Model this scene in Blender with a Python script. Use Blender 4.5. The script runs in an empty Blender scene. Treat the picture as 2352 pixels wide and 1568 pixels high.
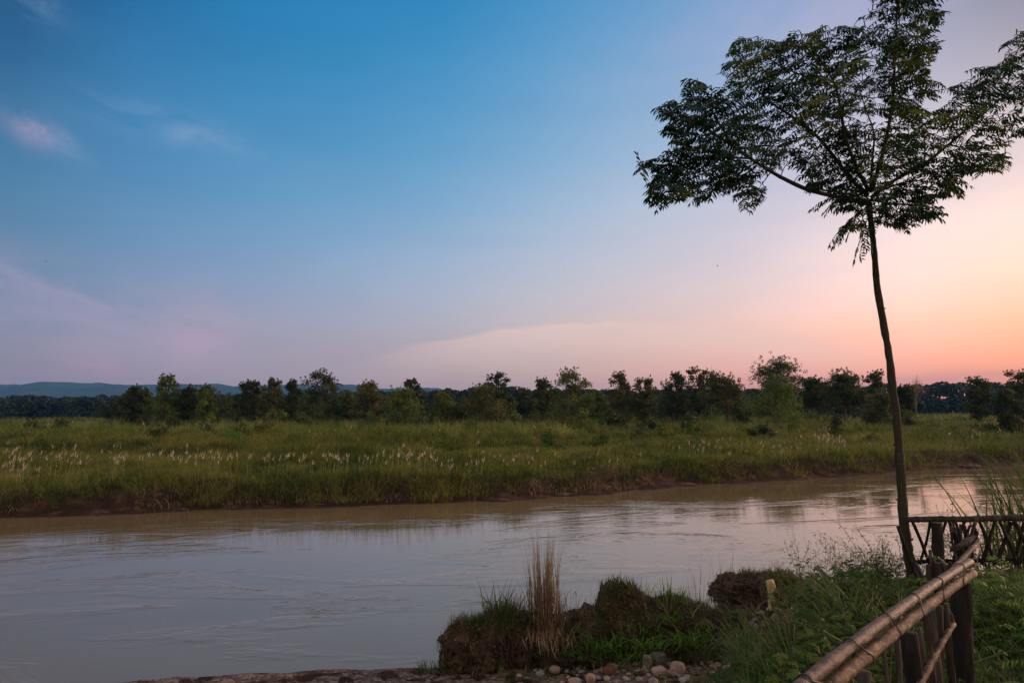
import bpy, math, random
import numpy as np
from mathutils import Vector, Matrix
R=math.radians
sc=bpy.context.scene
C=sc.collection
rng=np.random.default_rng(7)
random.seed(7)

# ------------------------------------------------------------------ camera
CAMZ=4.5; PITCH=R(5.86); ROLL=R(-0.28)
cam=bpy.data.cameras.new('camera'); co=bpy.data.objects.new('camera',cam); C.objects.link(co)
cam.lens=24; cam.sensor_width=36; cam.clip_start=0.1; cam.clip_end=20000
CM=Matrix.Translation((0,0,CAMZ))@Matrix.Rotation(math.pi/2+PITCH,4,'X')@Matrix.Rotation(ROLL,4,'Z')
co.matrix_world=CM
sc.camera=co
RM=np.array(CM.to_3x3())
def ray(px,py):
    return RM@np.array([(px-1176)/1568.,(784-py)/1568.,-1.0])
def P(px,py,d):          # point seen at (px,py) whose forward distance is d
    v=ray(px,py); return np.array([0,0,CAMZ])+v*(d/v[1])
def G(px,py,z=0.0):      # point seen at (px,py) on the level z
    v=ray(px,py); return np.array([0,0,CAMZ])+v*((z-CAMZ)/v[2])
def azel(px,py):
    v=ray(px,py); v=v/np.linalg.norm(v)
    return math.degrees(math.atan2(v[0],v[1])), math.degrees(math.asin(v[2]))

# ------------------------------------------------------------------ noise
def _h(ix,iy,s):
    n=(ix.astype(np.int64)*374761393+iy.astype(np.int64)*668265263+s*974634777)&0x7fffffff
    n=((n^(n>>13))*1274126177)&0x7fffffff
    return ((n^(n>>16))&0xffff)/65535.0
def vn(x,y,s=0):
    x=np.asarray(x,float); y=np.asarray(y,float)
    ix=np.floor(x); iy=np.floor(y); fx=x-ix; fy=y-iy
    fx=fx*fx*(3-2*fx); fy=fy*fy*(3-2*fy)
    a=_h(ix,iy,s); b=_h(ix+1,iy,s); c=_h(ix,iy+1,s); d=_h(ix+1,iy+1,s)
    return (a*(1-fx)+b*fx)*(1-fy)+(c*(1-fx)+d*fx)*fy
def fbm(x,y,s=0,o=4):
    t=0;a=.5
    for k in range(o):
        t=t+a*vn(x*2**k,y*2**k,s+k*17); a*=.5
    return t
def n3(p,s=0,o=3):
    return (fbm(p[:,0]+.37*p[:,2],p[:,1]-.61*p[:,2],s,o)+fbm(p[:,2]+.3*p[:,0],p[:,1]*.8+.5*p[:,0],s+5,o))*.5
def sm(a,b,x):
    t=np.clip((x-a)/(b-a),0,1); return t*t*(3-2*t)

# ------------------------------------------------------------------ mesh builder
class MB:
    def __init__(s): s.v=[];s.q=[];s.t=[];s.n=0;s.rnd=[];s.tip=[]
    def add(s,v,q=None,t=None,rnd=None,tip=None):
        v=np.asarray(v,float).reshape(-1,3)
        s.v.append(v)
        if q is not None and len(q): s.q.append(np.asarray(q,np.int64).reshape(-1,4)+s.n)
        if t is not None and len(t): s.t.append(np.asarray(t,np.int64).reshape(-1,3)+s.n)
        m=len(v)
        s.rnd.append(np.full(m,.5) if rnd is None else np.broadcast_to(rnd,(m,)).astype(float))
        s.tip.append(np.full(m,.5) if tip is None else np.broadcast_to(tip,(m,)).astype(float))
        s.n+=m
    def mesh(s,name,smooth=False):
        v=np.concatenate(s.v) if s.v else np.zeros((0,3))
        q=np.concatenate(s.q) if s.q else np.zeros((0,4),np.int64)
        t=np.concatenate(s.t) if s.t else np.zeros((0,3),np.int64)
        me=bpy.data.meshes.new(name)
        me.vertices.add(len(v)); me.vertices.foreach_set('co',v.astype(np.float32).ravel())
        idx=np.concatenate([q.ravel(),t.ravel()]).astype(np.int32)
        me.loops.add(len(idx)); me.loops.foreach_set('vertex_index',idx)
        ls=np.concatenate([np.arange(len(q))*4,len(q)*4+np.arange(len(t))*3]).astype(np.int32)
        me.polygons.add(len(ls)); me.polygons.foreach_set('loop_start',ls)
        me.polygons.foreach_set('use_smooth',np.full(len(ls),smooth))
        for nm,arr in (('rnd',s.rnd),('tip',s.tip)):
            a=me.attributes.new(nm,'FLOAT','POINT'); a.data.foreach_set('value',np.concatenate(arr).astype(np.float32))
        me.update(calc_edges=True); me.validate()
        return me
    def build(s,name,mat,parent=None,smooth=False,origin=None):
        if origin is not None:
            o_=np.asarray(origin,float); s.v=[a-o_ for a in s.v]
        me=s.mesh(name,smooth); me.materials.append(mat)
        o=bpy.data.objects.new(name,me); C.objects.link(o)
        if origin is not None and parent is None: o.location=[float(a) for a in origin]
        if parent is not None: o.parent=parent
        return o
def tag(o,label=None,cat=None,group=None,kind=None):
    if label: o['label']=label
    if cat: o['category']=cat
    if group: o['group']=group
    if kind: o['kind']=kind
    return o
def empty(name,loc,label,cat,group=None,rz=0):
    o=bpy.data.objects.new(name,None); C.objects.link(o); o.empty_display_size=.1
    o.location=[float(a) for a in loc]; o.rotation_euler=(0,0,rz); return tag(o,label,cat,group)
def copy_tree(o,parent=None):
    c=o.copy(); C.objects.link(c)
    if parent is not None: c.parent=parent
    for ch in list(o.children): copy_tree(ch,c)
    return c
def norm(v):
    v=np.asarray(v,float); return v/(np.linalg.norm(v)+1e-9)
def smoothpath(pts,n):
    pts=np.asarray(pts,float)
    if len(pts)<3:
        t=np.linspace(0,1,n)[:,None]; return pts[0]*(1-t)+pts[-1]*t
    P0=np.vstack([2*pts[0]-pts[1],pts,2*pts[-1]-pts[-2]])
    out=[]
    u=np.linspace(0,len(pts)-1-1e-6,n)
    for a in u:
        i=int(a); f=a-i; p0,p1,p2,p3=P0[i],P0[i+1],P0[i+2],P0[i+3]
        out.append(.5*((2*p1)+(-p0+p2)*f+(2*p0-5*p1+4*p2-p3)*f*f+(-p0+3*p1-3*p2+p3)*f**3))
    return np.array(out)
def tube(mb,path,rad,sides=7,caps=True,wob=0,seed=0,rnd=.5):
    path=np.asarray(path,float); n=len(path); rad=np.broadcast_to(rad,(n,)).astype(float)
    tan=np.gradient(path,axis=0); tan/=np.linalg.norm(tan,axis=1)[:,None]+1e-9
    ref=np.array([0,0,1.]) if abs(tan[0,2])<.9 else np.array([1.,0,0])
    a=norm(np.cross(tan[0],ref)); V=[]
    ang=np.arange(sides)*2*math.pi/sides
    for i in range(n):
        a=norm(a-tan[i]*np.dot(a,tan[i])); b=np.cross(tan[i],a)
        r=np.full(sides,rad[i])
        if wob: r=r*(1+wob*(vn(ang*1.5+seed,np.full(sides,i*.8),seed)-.5)*2)
        V.append(path[i]+np.outer(np.cos(ang)*r,a)+np.outer(np.sin(ang)*r,b))
    V=np.concatenate(V); q=[];t=[]
    for i in range(n-1):
        for k in range(sides):
            k2=(k+1)%sides
            q.append((i*sides+k,i*sides+k2,(i+1)*sides+k2,(i+1)*sides+k))
    if caps:
        V=np.vstack([V,path[0],path[-1]]); c0=n*sides; c1=c0+1
        for k in range(sides):
            k2=(k+1)%sides; t.append((c0,k2,k)); t.append((c1,(n-1)*sides+k,(n-1)*sides+k2))
    mb.add(V,q,t,rnd=rnd,tip=np.concatenate([np.repeat(np.linspace(0,1,n),sides),[0,1] if caps else []]))
def blades(mb,base,h,lean,az,w,S=3,droop=0.0,rnd=None,side=None):
    """base (N,3); h height; lean horizontal reach; az direction of the lean; w width; droop lowers the tip"""
    base=np.asarray(base,float); N=len(base)
    b=lambda a:np.broadcast_to(np.asarray(a,float),(N,))
    h,lean,az,w,droop=b(h),b(lean),b(az),b(w),b(droop)
    if rnd is None: rnd=rng.random(N)
    sa=az+math.pi/2+rng.normal(0,.5,N) if side is None else b(side)
    sx,sy=np.cos(sa),np.sin(sa)
    V=np.zeros((N,2*S+1,3)); T=np.zeros((N,2*S+1))
    for k in range(S+1):
        t=k/S
        x=base[:,0]+np.cos(az)*lean*t**1.8; y=base[:,1]+np.sin(az)*lean*t**1.8
        z=base[:,2]+h*(t-droop*t**2.6)
        ww=w*.5*(1-t**2)*(.75+.5*math.sin(math.pi*min(1,t+.2)))
        if k<S:
            V[:,2*k]=np.stack([x-sx*ww,y-sy*ww,z],1); V[:,2*k+1]=np.stack([x+sx*ww,y+sy*ww,z],1)
            T[:,2*k]=t;T[:,2*k+1]=t
        else: V[:,2*S]=np.stack([x,y,z],1); T[:,2*S]=1
    off=(np.arange(N)*(2*S+1))[:,None]
    q=np.concatenate([off+np.array([[2*k,2*k+1,2*k+3,2*k+2]]) for k in range(S-1)]) if S>1 else None
    t=off+np.array([[2*S-2,2*S-1,2*S]])
    mb.add(V.reshape(-1,3),q,t,rnd=np.repeat(rnd,2*S+1),tip=T.ravel())
def leafquads(mb,c,size,nrm=None,flat=.5,aspect=.5,rnd=None):
    """rhombic leaves at c (N,3)"""
    N=len(c)
    d=rng.normal(0,1,(N,3)); 
    if nrm is not None: d=d*flat+nrm
    d/=np.linalg.norm(d,axis=1)[:,None]
    a=np.cross(d,rng.normal(0,1,(N,3))); a/=np.linalg.norm(a,axis=1)[:,None]+1e-9
    b=np.cross(d,a); s=np.broadcast_to(size,(N,))[:,None]
    V=np.stack([c-a*s*.5,c-b*s*.5*aspect,c+a*s*.5,c+b*s*.5*aspect],1)
    if rnd is None: rnd=rng.random(N)
    q=(np.arange(N)*4)[:,None]+np.arange(4)
    mb.add(V.reshape(-1,3),q,rnd=np.repeat(rnd,4),tip=np.tile([0,.5,1,.5],N))

# ------------------------------------------------------------------ materials
class NT:
    def __init__(s,nt): s.nt=nt
    def n(s,t,**kw):
        o=s.nt.nodes.new(t)
        for k,v in kw.items():
            if k.startswith('_'): setattr(o,k[1:],v)
        return o
    def l(s,a,b): s.nt.links.new(a,b)
    def val(s,inp,v):
        if hasattr(v,'is_output') or isinstance(v,bpy.types.NodeSocket): s.l(v,inp)
        else: inp.default_value=v
    def math(s,op,a,b=0.0,clamp=False):
        m=s.n('ShaderNodeMath'); m.operation=op; m.use_clamp=clamp
        s.val(m.inputs[0],a); s.val(m.inputs[1],b); return m.outputs[0]
    def mix(s,f,a,b,blend='MIX'):
        m=s.n('ShaderNodeMix'); m.data_type='RGBA'; m.blend_type=blend
        s.val(m.inputs[0],f); s.val(m.inputs[6],a if not isinstance(a,tuple) else (*a[:3],1)); s.val(m.inputs[7],b if not isinstance(b,tuple) else (*b[:3],1))
        return m.outputs[2]
    def noise(s,vec,scale,detail=3,rough=.55,dist=0):
        m=s.n('ShaderNodeTexNoise'); s.l(vec,m.inputs['Vector']); m.inputs['Scale'].default_value=scale
        m.inputs['Detail'].default_value=detail; m.inputs['Roughness'].default_value=rough; m.inputs['Distortion'].default_value=dist
        return m.outputs[0]
    def ramp(s,f,stops,interp='LINEAR'):
        m=s.n('ShaderNodeValToRGB'); s.l(f,m.inputs[0]); cr=m.color_ramp; cr.interpolation=interp
        while len(cr.elements)<len(stops): cr.elements.new(.5)
        for e,(p,c) in zip(cr.elements,stops): e.position=p; e.color=(*c,1) if len(c)==3 else c
        return m.outputs[0]
    def scale(s,vec,x,y,z):
        m=s.n('ShaderNodeMapping'); s.l(vec,m.inputs[0]); m.inputs['Scale'].default_value=(x,y,z); return m.outputs[0]
def newmat(name):
    m=bpy.data.materials.new(name); m.use_nodes=True; nt=m.node_tree; nt.nodes.clear()
    t=NT(nt); out=t.n('ShaderNodeOutputMaterial'); p=t.n('ShaderNodeBsdfPrincipled'); t.l(p.outputs[0],out.inputs[0])
    return m,t,p,out
def plantmat(name,cols,pscale=.3,base=None,rough=.55,trans=.25,tipcol=None):
    """cols: list of colours spread by noise + per-leaf random value; base: colour at blade base; tipcol: at blade tip"""
    m,t,p,out=newmat(name)
    g=t.n('ShaderNodeNewGeometry').outputs['Position']
    a=t.n('ShaderNodeAttribute'); a.attribute_name='rnd'
    f=t.math('ADD',t.math('ADD',t.math('MULTIPLY',t.noise(g,pscale*.18,3),.45),t.math('MULTIPLY',t.noise(g,pscale*1.3,2),.4)),t.math('MULTIPLY',a.outputs['Fac'],.42))
    f=t.math('SUBTRACT',f,.15,True)
    n=len(cols); col=t.ramp(f,[(.32+.36*i/max(1,n-1),c) for i,c in enumerate(cols)])
    tp=t.n('ShaderNodeAttribute'); tp.attribute_name='tip'
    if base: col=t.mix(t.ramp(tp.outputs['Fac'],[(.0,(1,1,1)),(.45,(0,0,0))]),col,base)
    if tipcol: col=t.mix(t.ramp(tp.outputs['Fac'],[(.55,(0,0,0)),(1,(.8,.8,.8))]),col,tipcol)
    t.l(col,p.inputs['Base Color']); p.inputs['Roughness'].default_value=rough; p.inputs['Specular IOR Level'].default_value=.15
    if trans:
        tr=t.n('ShaderNodeBsdfTranslucent'); t.l(col,tr.inputs[0]); mx=t.n('ShaderNodeMixShader'); mx.inputs[0].default_value=trans
        t.l(p.outputs[0],mx.inputs[1]); t.l(tr.outputs[0],mx.inputs[2]); t.l(mx.outputs[0],out.inputs[0])
    return m
def surfmat(name,cols,scale=4,detail=6,rough=.9,bump=.3,bscale=20,stretch=(1,1,1),bdist=.02,coord='Object',spec=.3,lo=.3,hi=.7):
    m,t,p,out=newmat(name)
    g=t.n('ShaderNodeTexCoord').outputs[coord]; v=t.scale(g,*stretch)
    col=t.ramp(t.noise(v,scale,detail,.6),[(lo+(hi-lo)*i/max(1,len(cols)-1),c) for i,c in enumerate(cols)])
    t.l(col,p.inputs['Base Color']); p.inputs['Roughness'].default_value=rough; p.inputs['Specular IOR Level'].default_value=spec
    if bump:
        b=t.n('ShaderNodeBump'); b.inputs['Strength'].default_value=bump; b.inputs['Distance'].default_value=bdist
        t.l(t.noise(v,bscale,6,.65),b.inputs['Height']); t.l(b.outputs[0],p.inputs['Normal'])
    return m
M={}
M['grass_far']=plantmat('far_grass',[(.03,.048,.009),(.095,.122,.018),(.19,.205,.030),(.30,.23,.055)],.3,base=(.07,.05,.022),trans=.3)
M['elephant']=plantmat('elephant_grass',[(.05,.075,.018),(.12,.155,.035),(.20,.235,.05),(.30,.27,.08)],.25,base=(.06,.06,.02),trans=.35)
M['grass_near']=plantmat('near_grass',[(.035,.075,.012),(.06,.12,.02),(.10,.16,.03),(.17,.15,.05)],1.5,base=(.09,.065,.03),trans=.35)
M['grass_bright']=plantmat('bright_grass',[(.05,.13,.015),(.08,.19,.025),(.14,.24,.04)],2,trans=.35)
M['dry_grass']=plantmat('dry_grass',[(.13,.075,.045),(.24,.15,.09),(.36,.26,.16),(.14,.14,.05)],3,base=(.17,.075,.045),trans=.2)
M['plume']=plantmat('plume',[(.36,.24,.15),(.55,.40,.28),(.75,.62,.48)],1,trans=.3)
M['plume_stem']=plantmat('plume_stem',[(.22,.2,.07),(.3,.26,.1)],1,trans=.2)
M['leaf_dark']=plantmat('leaf_dark',[(.015,.024,.008),(.042,.056,.013),(.105,.112,.02)],.35,trans=.2)
M['leaf_green']=plantmat('leaf_green',[(0.035,0.059,0.014),(0.084,0.119,0.020),(0.168,0.210,0.031)],.35,trans=.25)
M['leaf_yellow']=plantmat('leaf_yellow',[(.03,.05,.010),(.085,.115,.018),(.22,.22,.03)],.35,trans=.25)
M['leaf_brown']=plantmat('leaf_brown',[(.035,.045,.014),(.085,.09,.022),(.17,.14,.035)],.35,trans=.2)
M['leaf_forest']=plantmat('leaf_forest',[(.012,.022,.012),(.022,.035,.016),(.035,.05,.02)],.05,trans=.1)
M['leaf_hero']=plantmat('hero_leaf',[(.007,.022,.008),(.011,.036,.010),(.026,.062,.010),(.11,.13,.012)],.9,rough=.5,trans=.3)
M['fern']=plantmat('fern_leaf',[(.03,.07,.014),(.09,.16,.026),(.20,.27,.05)],2,trans=.3)
M['shrub_leaf']=plantmat('bank_leaf',[(.03,.055,.010),(.065,.105,.014),(.13,.16,.022)],2,trans=.3)
M['herb']=plantmat('herb_stem',[(.07,.09,.03),(.13,.15,.05)],2,trans=.1)
M['herb_bud']=plantmat('herb_bud',[(.12,.13,.05),(.25,.22,.10)],5,trans=.2)
M['bark']=surfmat('bark',[(.045,.032,.022),(.085,.065,.045),(.06,.055,.03)],6,bump=.8,bscale=25,bdist=.02)
M['hero_bark']=surfmat('hero_bark',[(.02,.012,.008),(.045,.03,.018),(.03,.028,.015),(.06,.045,.03)],5,bump=.9,bscale=14,bdist=.02,coord='Object')
M['bare_twig']=surfmat('bare_twig',[(.12,.08,.06),(.2,.14,.1)],3,bump=0)
M['soil']=surfmat('riverbank_soil',[(.02,.012,.008),(.055,.03,.02),(.11,.06,.042)],2.5,bump=1,bscale=14,bdist=.05)
M['mud']=surfmat('mud',[(.02,.010,.007),(.065,.033,.024),(.13,.07,.05)],2,bump=.8,bscale=8,bdist=.04)
M['root']=plantmat('root_fibre',[(.035,.02,.014),(.08,.045,.03),(.16,.09,.055)],6,trans=0)
M['stone']=surfmat('river_stone',[(.10,.075,.06),(.22,.17,.15),(.40,.33,.29)],5,bump=.25,bscale=40,rough=.75)
M['stone_grey']=surfmat('grey_stone',[(.16,.15,.14),(.28,.26,.25)],5,bump=.25,bscale=40,rough=.75)
M['stone_pink']=surfmat('pink_stone',[(.2,.13,.10),(.33,.22,.18),(.46,.34,.28)],3,bump=.25,bscale=40,rough=.75,stretch=(1,1,3))
M['oldwood']=surfmat('weathered_wood',[(.014,.009,.007),(.045,.03,.022),(.11,.08,.06)],6,bump=1,bscale=12,stretch=(3,3,.5),bdist=.02)
M['darkwood']=surfmat('dark_post_wood',[(.006,.004,.0035),(.014,.009,.007),(.03,.02,.015)],6,bump=1,bscale=12,stretch=(3,3,.5),bdist=.02)
M['yellowwood']=surfmat('cut_wood',[(.25,.15,.05),(.45,.32,.14),(.55,.45,.25)],5,bump=.8,bscale=10,stretch=(3,3,.6),bdist=.02)
M['wire']=surfmat('tie_wire',[(.01,.008,.008),(.025,.02,.018)],5,bump=0,rough=.6)
M['bird']=surfmat('bird_feather',[(.02,.02,.02),(.04,.035,.03)],5,bump=0)

def bamboomat():
    m,t,p,out=newmat('bamboo'); g=t.n('ShaderNodeTexCoord').outputs['Object']
    a=t.n('ShaderNodeAttribute'); a.attribute_name='tip'
    v=t.scale(g,2,2,6)
    c=t.ramp(t.noise(v,5,6,.7,.3),[(.32,(.022,.012,.008)),(.45,(.08,.040,.026)),(.56,(.19,.098,.058)),(.7,(.42,.27,.16))])
    dark=t.ramp(t.noise(t.scale(g,1,1,1.6),34,6,.8),[(.42,(.0,.0,.0)),(.5,(1,1,1))])
    c=t.mix(t.math('MULTIPLY',t.math('SUBTRACT',1,dark),.88),c,(.03,.018,.014))
    t.l(c,p.inputs['Base Color']); p.inputs['Specular IOR Level'].default_value=.22
    t.l(t.math('ADD',t.math('MULTIPLY',t.noise(g,9,3),.4),.42),p.inputs['Roughness'])
    b=t.n('ShaderNodeBump'); b.inputs['Strength'].default_value=1; b.inputs['Distance'].default_value=.012
    t.l(t.noise(t.scale(g,1,1,5),18,5,.7),b.inputs['Height']); t.l(b.outputs[0],p.inputs['Normal'])
    return m
M['bamboo']=bamboomat()

M['bamboo_dark']=surfmat('bamboo_dark',[(.012,.006,.005),(.05,.022,.017),(.11,.05,.038),(.24,.13,.10)],16,bump=1,bscale=30,bdist=.01,stretch=(1,1,2.2),rough=.5,spec=.3,lo=.36,hi=.7)
def groundmat():
    m,t,p,out=newmat('ground'); g=t.n('ShaderNodeNewGeometry').outputs['Position']
    c1=t.ramp(t.noise(g,1.3,6,.65),[(.3,(.018,.010,.007)),(.52,(.04,.022,.015)),(.72,(.12,.065,.045))])
    grn=t.ramp(t.noise(g,.6,5,.6),[(.3,(.03,.035,.012)),(.6,(.07,.08,.025)),(.8,(.09,.075,.03))])
    sx=t.n('ShaderNodeSeparateXYZ'); t.l(g,sx.inputs[0])
    h=t.math('ADD',sx.outputs[2],t.math('MULTIPLY',t.noise(g,.9,4),.8))
    far=t.ramp(t.math('MULTIPLY',sx.outputs[1],.01),[(.18,(0,0,0)),(.22,(1,1,1))])
    f=t.math('MULTIPLY',t.ramp(t.math('MULTIPLY',h,.3),[(.38,(0,0,0)),(.5,(1,1,1))]),far)
    nearf=t.math('MULTIPLY',t.ramp(t.math('MULTIPLY',h,.3),[(.3,(0,0,0)),(.5,(1,1,1))]),.8)
    c=t.mix(t.math('MAXIMUM',f,nearf),c1,grn)
    # gravel on the near beach
    vo=t.n('ShaderNodeTexVoronoi'); t.l(g,vo.inputs['Vector']); vo.inputs['Scale'].default_value=17
    gm=t.math('MULTIPLY',t.math('GREATER_THAN',t.noise(g,3,3),.46),t.math('SUBTRACT',1,far))
    vs=t.n('ShaderNodeSeparateColor'); t.l(vo.outputs['Color'],vs.inputs[0])
    peb=t.ramp(vs.outputs[0],[(0,(.07,.045,.035)),(.5,(.14,.095,.075)),(1,(.3,.23,.19))])
    low=t.ramp(sx.outputs[2],[(.5,(1,1,1)),(.75,(0,0,0))])
    c=t.mix(t.math('MULTIPLY',t.math('MULTIPLY',gm,low),.75),c,peb)
    # wet rim at the water line
    wet=t.ramp(t.math('ADD',sx.outputs[2],t.math('MULTIPLY',t.noise(g,2,3),.06)),[(.04,(1,1,1)),(.16,(0,0,0))])
    c=t.mix(t.math('MULTIPLY',wet,.55),c,(.03,.018,.012))
    p.inputs['Specular IOR Level'].default_value=.05
    t.l(c,p.inputs['Base Color'])
    t.l(t.math('SUBTRACT',.92,t.math('MULTIPLY',wet,.4)),p.inputs['Roughness'])
    b=t.n('ShaderNodeBump'); b.inputs['Strength'].default_value=.9; b.inputs['Distance'].default_value=.04
    t.l(t.math('ADD',t.noise(g,9,6,.7),t.math('MULTIPLY',vo.outputs['Distance'],-.6)),b.inputs['Height']); t.l(b.outputs[0],p.inputs['Normal'])
    return m
M['ground']=groundmat()

def watermat():
    m,t,p,out=newmat('river_water'); g=t.n('ShaderNodeNewGeometry').outputs['Position']
    rot=t.n('ShaderNodeMapping'); t.l(g,rot.inputs[0]); rot.inputs['Rotation'].default_value=(0,0,R(-12))
    v=rot.outputs[0]
    silt=t.ramp(t.noise(t.scale(v,.2,1,1),.25,4),[(.3,(.15,.098,.048)),(.7,(.178,.118,.058))])
    t.l(silt,p.inputs['Base Color']); p.inputs['IOR'].default_value=1.53
    p.inputs['Roughness'].default_value=.03
    r1=t.noise(t.scale(v,.45,1,1),7,3,.5)
    r2=t.noise(t.scale(v,.4,1,1),1.9,4,.55,.6)
    r3=t.noise(t.scale(v,.3,1,1),.35,3,.5,1.2)
    ed=t.ramp(t.noise(t.scale(v,.35,1,1),.22,5,.6,1.5),[(.49,(.12,.12,.12)),(.57,(1,1,1))])
    h=t.math('ADD',t.math('MULTIPLY',r1,.0022),t.math('MULTIPLY',t.math('MULTIPLY',r2,ed),.020))
    h=t.math('ADD',h,t.math('MULTIPLY',r3,.010))
    b=t.n('ShaderNodeBump'); b.inputs['Strength'].default_value=1; b.inputs['Distance'].default_value=1
    t.l(h,b.inputs['Height']); t.l(b.outputs[0],p.inputs['Normal'])
    return m
M['water']=watermat()
M['hill']=surfmat('hill_forest',[(.02,.03,.02),(.035,.05,.03),(.05,.07,.04)],.01,bump=0,coord='Object')

# ------------------------------------------------------------------ sky
def s2l(c):
    return tuple(((x/255)/12.92 if x/255<=.04045 else ((x/255+.055)/1.055)**2.4) for x in c)
SKYS=[ # px,py,(sRGB)
(20,20,(18,75,120)),(250,20,(35,105,160)),(600,20,(30,120,175)),(1000,20,(40,130,185)),(1300,20,(75,145,195)),(1600,20,(115,155,200)),(1900,20,(155,165,200)),(2150,20,(165,165,190)),(2340,15,(135,130,145)),
(20,200,(45,105,150)),(300,200,(55,125,175)),(700,200,(50,130,182)),(1100,200,(75,145,195)),(1400,200,(115,160,200)),(1650,200,(145,170,205)),(1850,150,(170,178,208)),(2250,150,(188,180,195)),(2340,120,(165,155,170)),
(20,400,(65,120,160)),(300,400,(72,130,178)),(700,400,(80,145,190)),(1100,400,(105,160,200)),(1400,400,(150,180,210)),(1800,450,(195,190,210)),(2250,420,(232,210,212)),(2340,400,(228,205,205)),
(20,560,(85,125,160)),(300,560,(100,140,178)),(700,560,(120,158,195)),(1100,560,(150,175,205)),(1400,560,(185,190,208)),(1800,560,(220,205,212)),(2200,560,(262,232,222)),(2340,560,(265,229,212)),
(20,700,(122,135,162)),(300,700,(138,148,178)),(700,700,(150,162,190)),(1000,700,(170,178,200)),(1300,690,(198,194,203)),(1600,700,(215,200,202)),(1900,700,(250,214,205)),(2150,700,(274,228,204)),(2340,700,(278,208,155)),
(20,800,(135,128,152)),(300,800,(150,140,165)),(700,800,(165,150,170)),(1000,800,(178,162,172)),(1300,790,(210,183,180)),(1600,790,(236,188,180)),(1900,790,(252,186,168)),(2150,790,(265,178,142)),(2340,780,(268,160,112)),
(20,875,(140,124,152)),(300,875,(152,134,160)),(700,865,(165,145,160)),(1000,865,(178,152,162)),(1300,855,(195,160,162)),(1600,840,(232,170,162)),(1900,830,(244,160,146)),(2150,870,(248,148,128)),(2340,850,(252,144,110)),
(20,945,(142,122,148)),(700,945,(165,140,155)),(1300,940,(195,152,150)),(1900,935,(238,142,124)),(2340,930,(245,132,98)),
]
pts=[];cols=[]
for px,py,c in SKYS:
    a,e=azel(px,py); hot=1.07 if (px>=1900 and 500<py<800) else 1
    c=tuple(q*hot for q in c)
    pts.append((a,e)); cols.append(s2l((c[0]*(1.045 if py>=780 else 1.02),c[1]*1.02,c[2]*(.965 if py>=780 else 1.01))))
extra=[ # az, el, linear colour outside the frame, overhead raised to light the ground
(-60,0,(.22,.2,.28)),(-60,15,(.14,.22,.35)),(-60,35,(.1,.22,.4)),(60,0,(.8,.3,.14)),(60,8,(1.5,.7,.35)),(60,20,(1.0,.75,.6)),(60,40,(.5,.45,.5)),
(-30,50,(.10,.25,.46)),(0,50,(.18,.32,.5)),(30,50,(.36,.4,.5)),(0,75,(.68,.66,.66)),(-30,75,(.66,.65,.66)),(30,75,(.7,.66,.64))]
for a,e,c in extra: pts.append((a,e)); cols.append(c)
pts=np.array(pts); cols=np.array(cols)
AZ=[-62,-45,-37,-30,-22,-14,-6,2,10,18,25,31,37,45,62]
EL=[0,1.5,3,5,7.5,10,13,17,21,25,29,34,45,60,90]
def skyc(a,e):
    d2=((pts[:,0]-a)/1.45)**2+((pts[:,1]-e))**2
    # local linear weighted regression
    w=np.exp(-d2/(2*3.4**2))+1e-5/(1+d2)
    X=np.stack([np.ones(len(pts)),(pts[:,0]-a)/1.45,pts[:,1]-e],1)
    lam=np.diag([1e-7,.6,.6]); A=X.T@(X*w[:,None])+lam*w.sum()*1.0
    B=X.T@(cols*w[:,None]); c=np.linalg.solve(A,B)[0]
    lo=cols[np.argsort(d2)[:6]].min(0); hi=cols[np.argsort(d2)[:6]].max(0)
    return np.clip(c,lo*.9,hi*1.1)
world=bpy.data.worlds.new('World'); sc.world=world; world.use_nodes=True; wn=world.node_tree; wn.nodes.clear()
t=NT(wn); wo=t.n('ShaderNodeOutputWorld'); bg=t.n('ShaderNodeBackground'); t.l(bg.outputs[0],wo.inputs[0])
tc=t.n('ShaderNodeTexCoord').outputs['Generated']; sx=t.n('ShaderNodeSeparateXYZ'); t.l(tc,sx.inputs[0])
az=t.math('MULTIPLY',t.math('ARCTAN2',sx.outputs[0],sx.outputs[1]),180/math.pi)
el=t.math('MULTIPLY',t.math('ARCSINE',sx.outputs[2]),180/math.pi)
eln=t.math('MULTIPLY',t.math('MAXIMUM',el,0),1/90)
def column(f): return t.ramp(eln,[(e/90,tuple(float(x) for x in f(e))) for e in EL],'CARDINAL' if False else 'LINEAR')
back=lambda b:(lambda e:np.array([.70,.54,.44])*(1-e/90)*b+np.array([.70,.66,.64])*(e/90))  # unseen sky behind the camera, brightened and warmed as added fill light
colsN=[(-180,column(back(1.5)))]+[(-110,column(back(1.2)))]+[(a,column(lambda e,a=a:skyc(a,e))) for a in AZ]+[(110,column(lambda e:np.array([.9,.5,.36])*math.exp(-e/20)+np.array([.28,.32,.42]))),(180,column(back(1.5)))]
cur=colsN[0][1]
for (a0,_),(a1,c1) in zip(colsN[:-1],colsN[1:]):
    mr=t.n('ShaderNodeMapRange'); mr.interpolation_type='LINEAR'; t.l(az,mr.inputs[0]); mr.inputs[1].default_value=a0; mr.inputs[2].default_value=a1
    cur=t.mix(mr.outputs[0],cur,c1)
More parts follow.
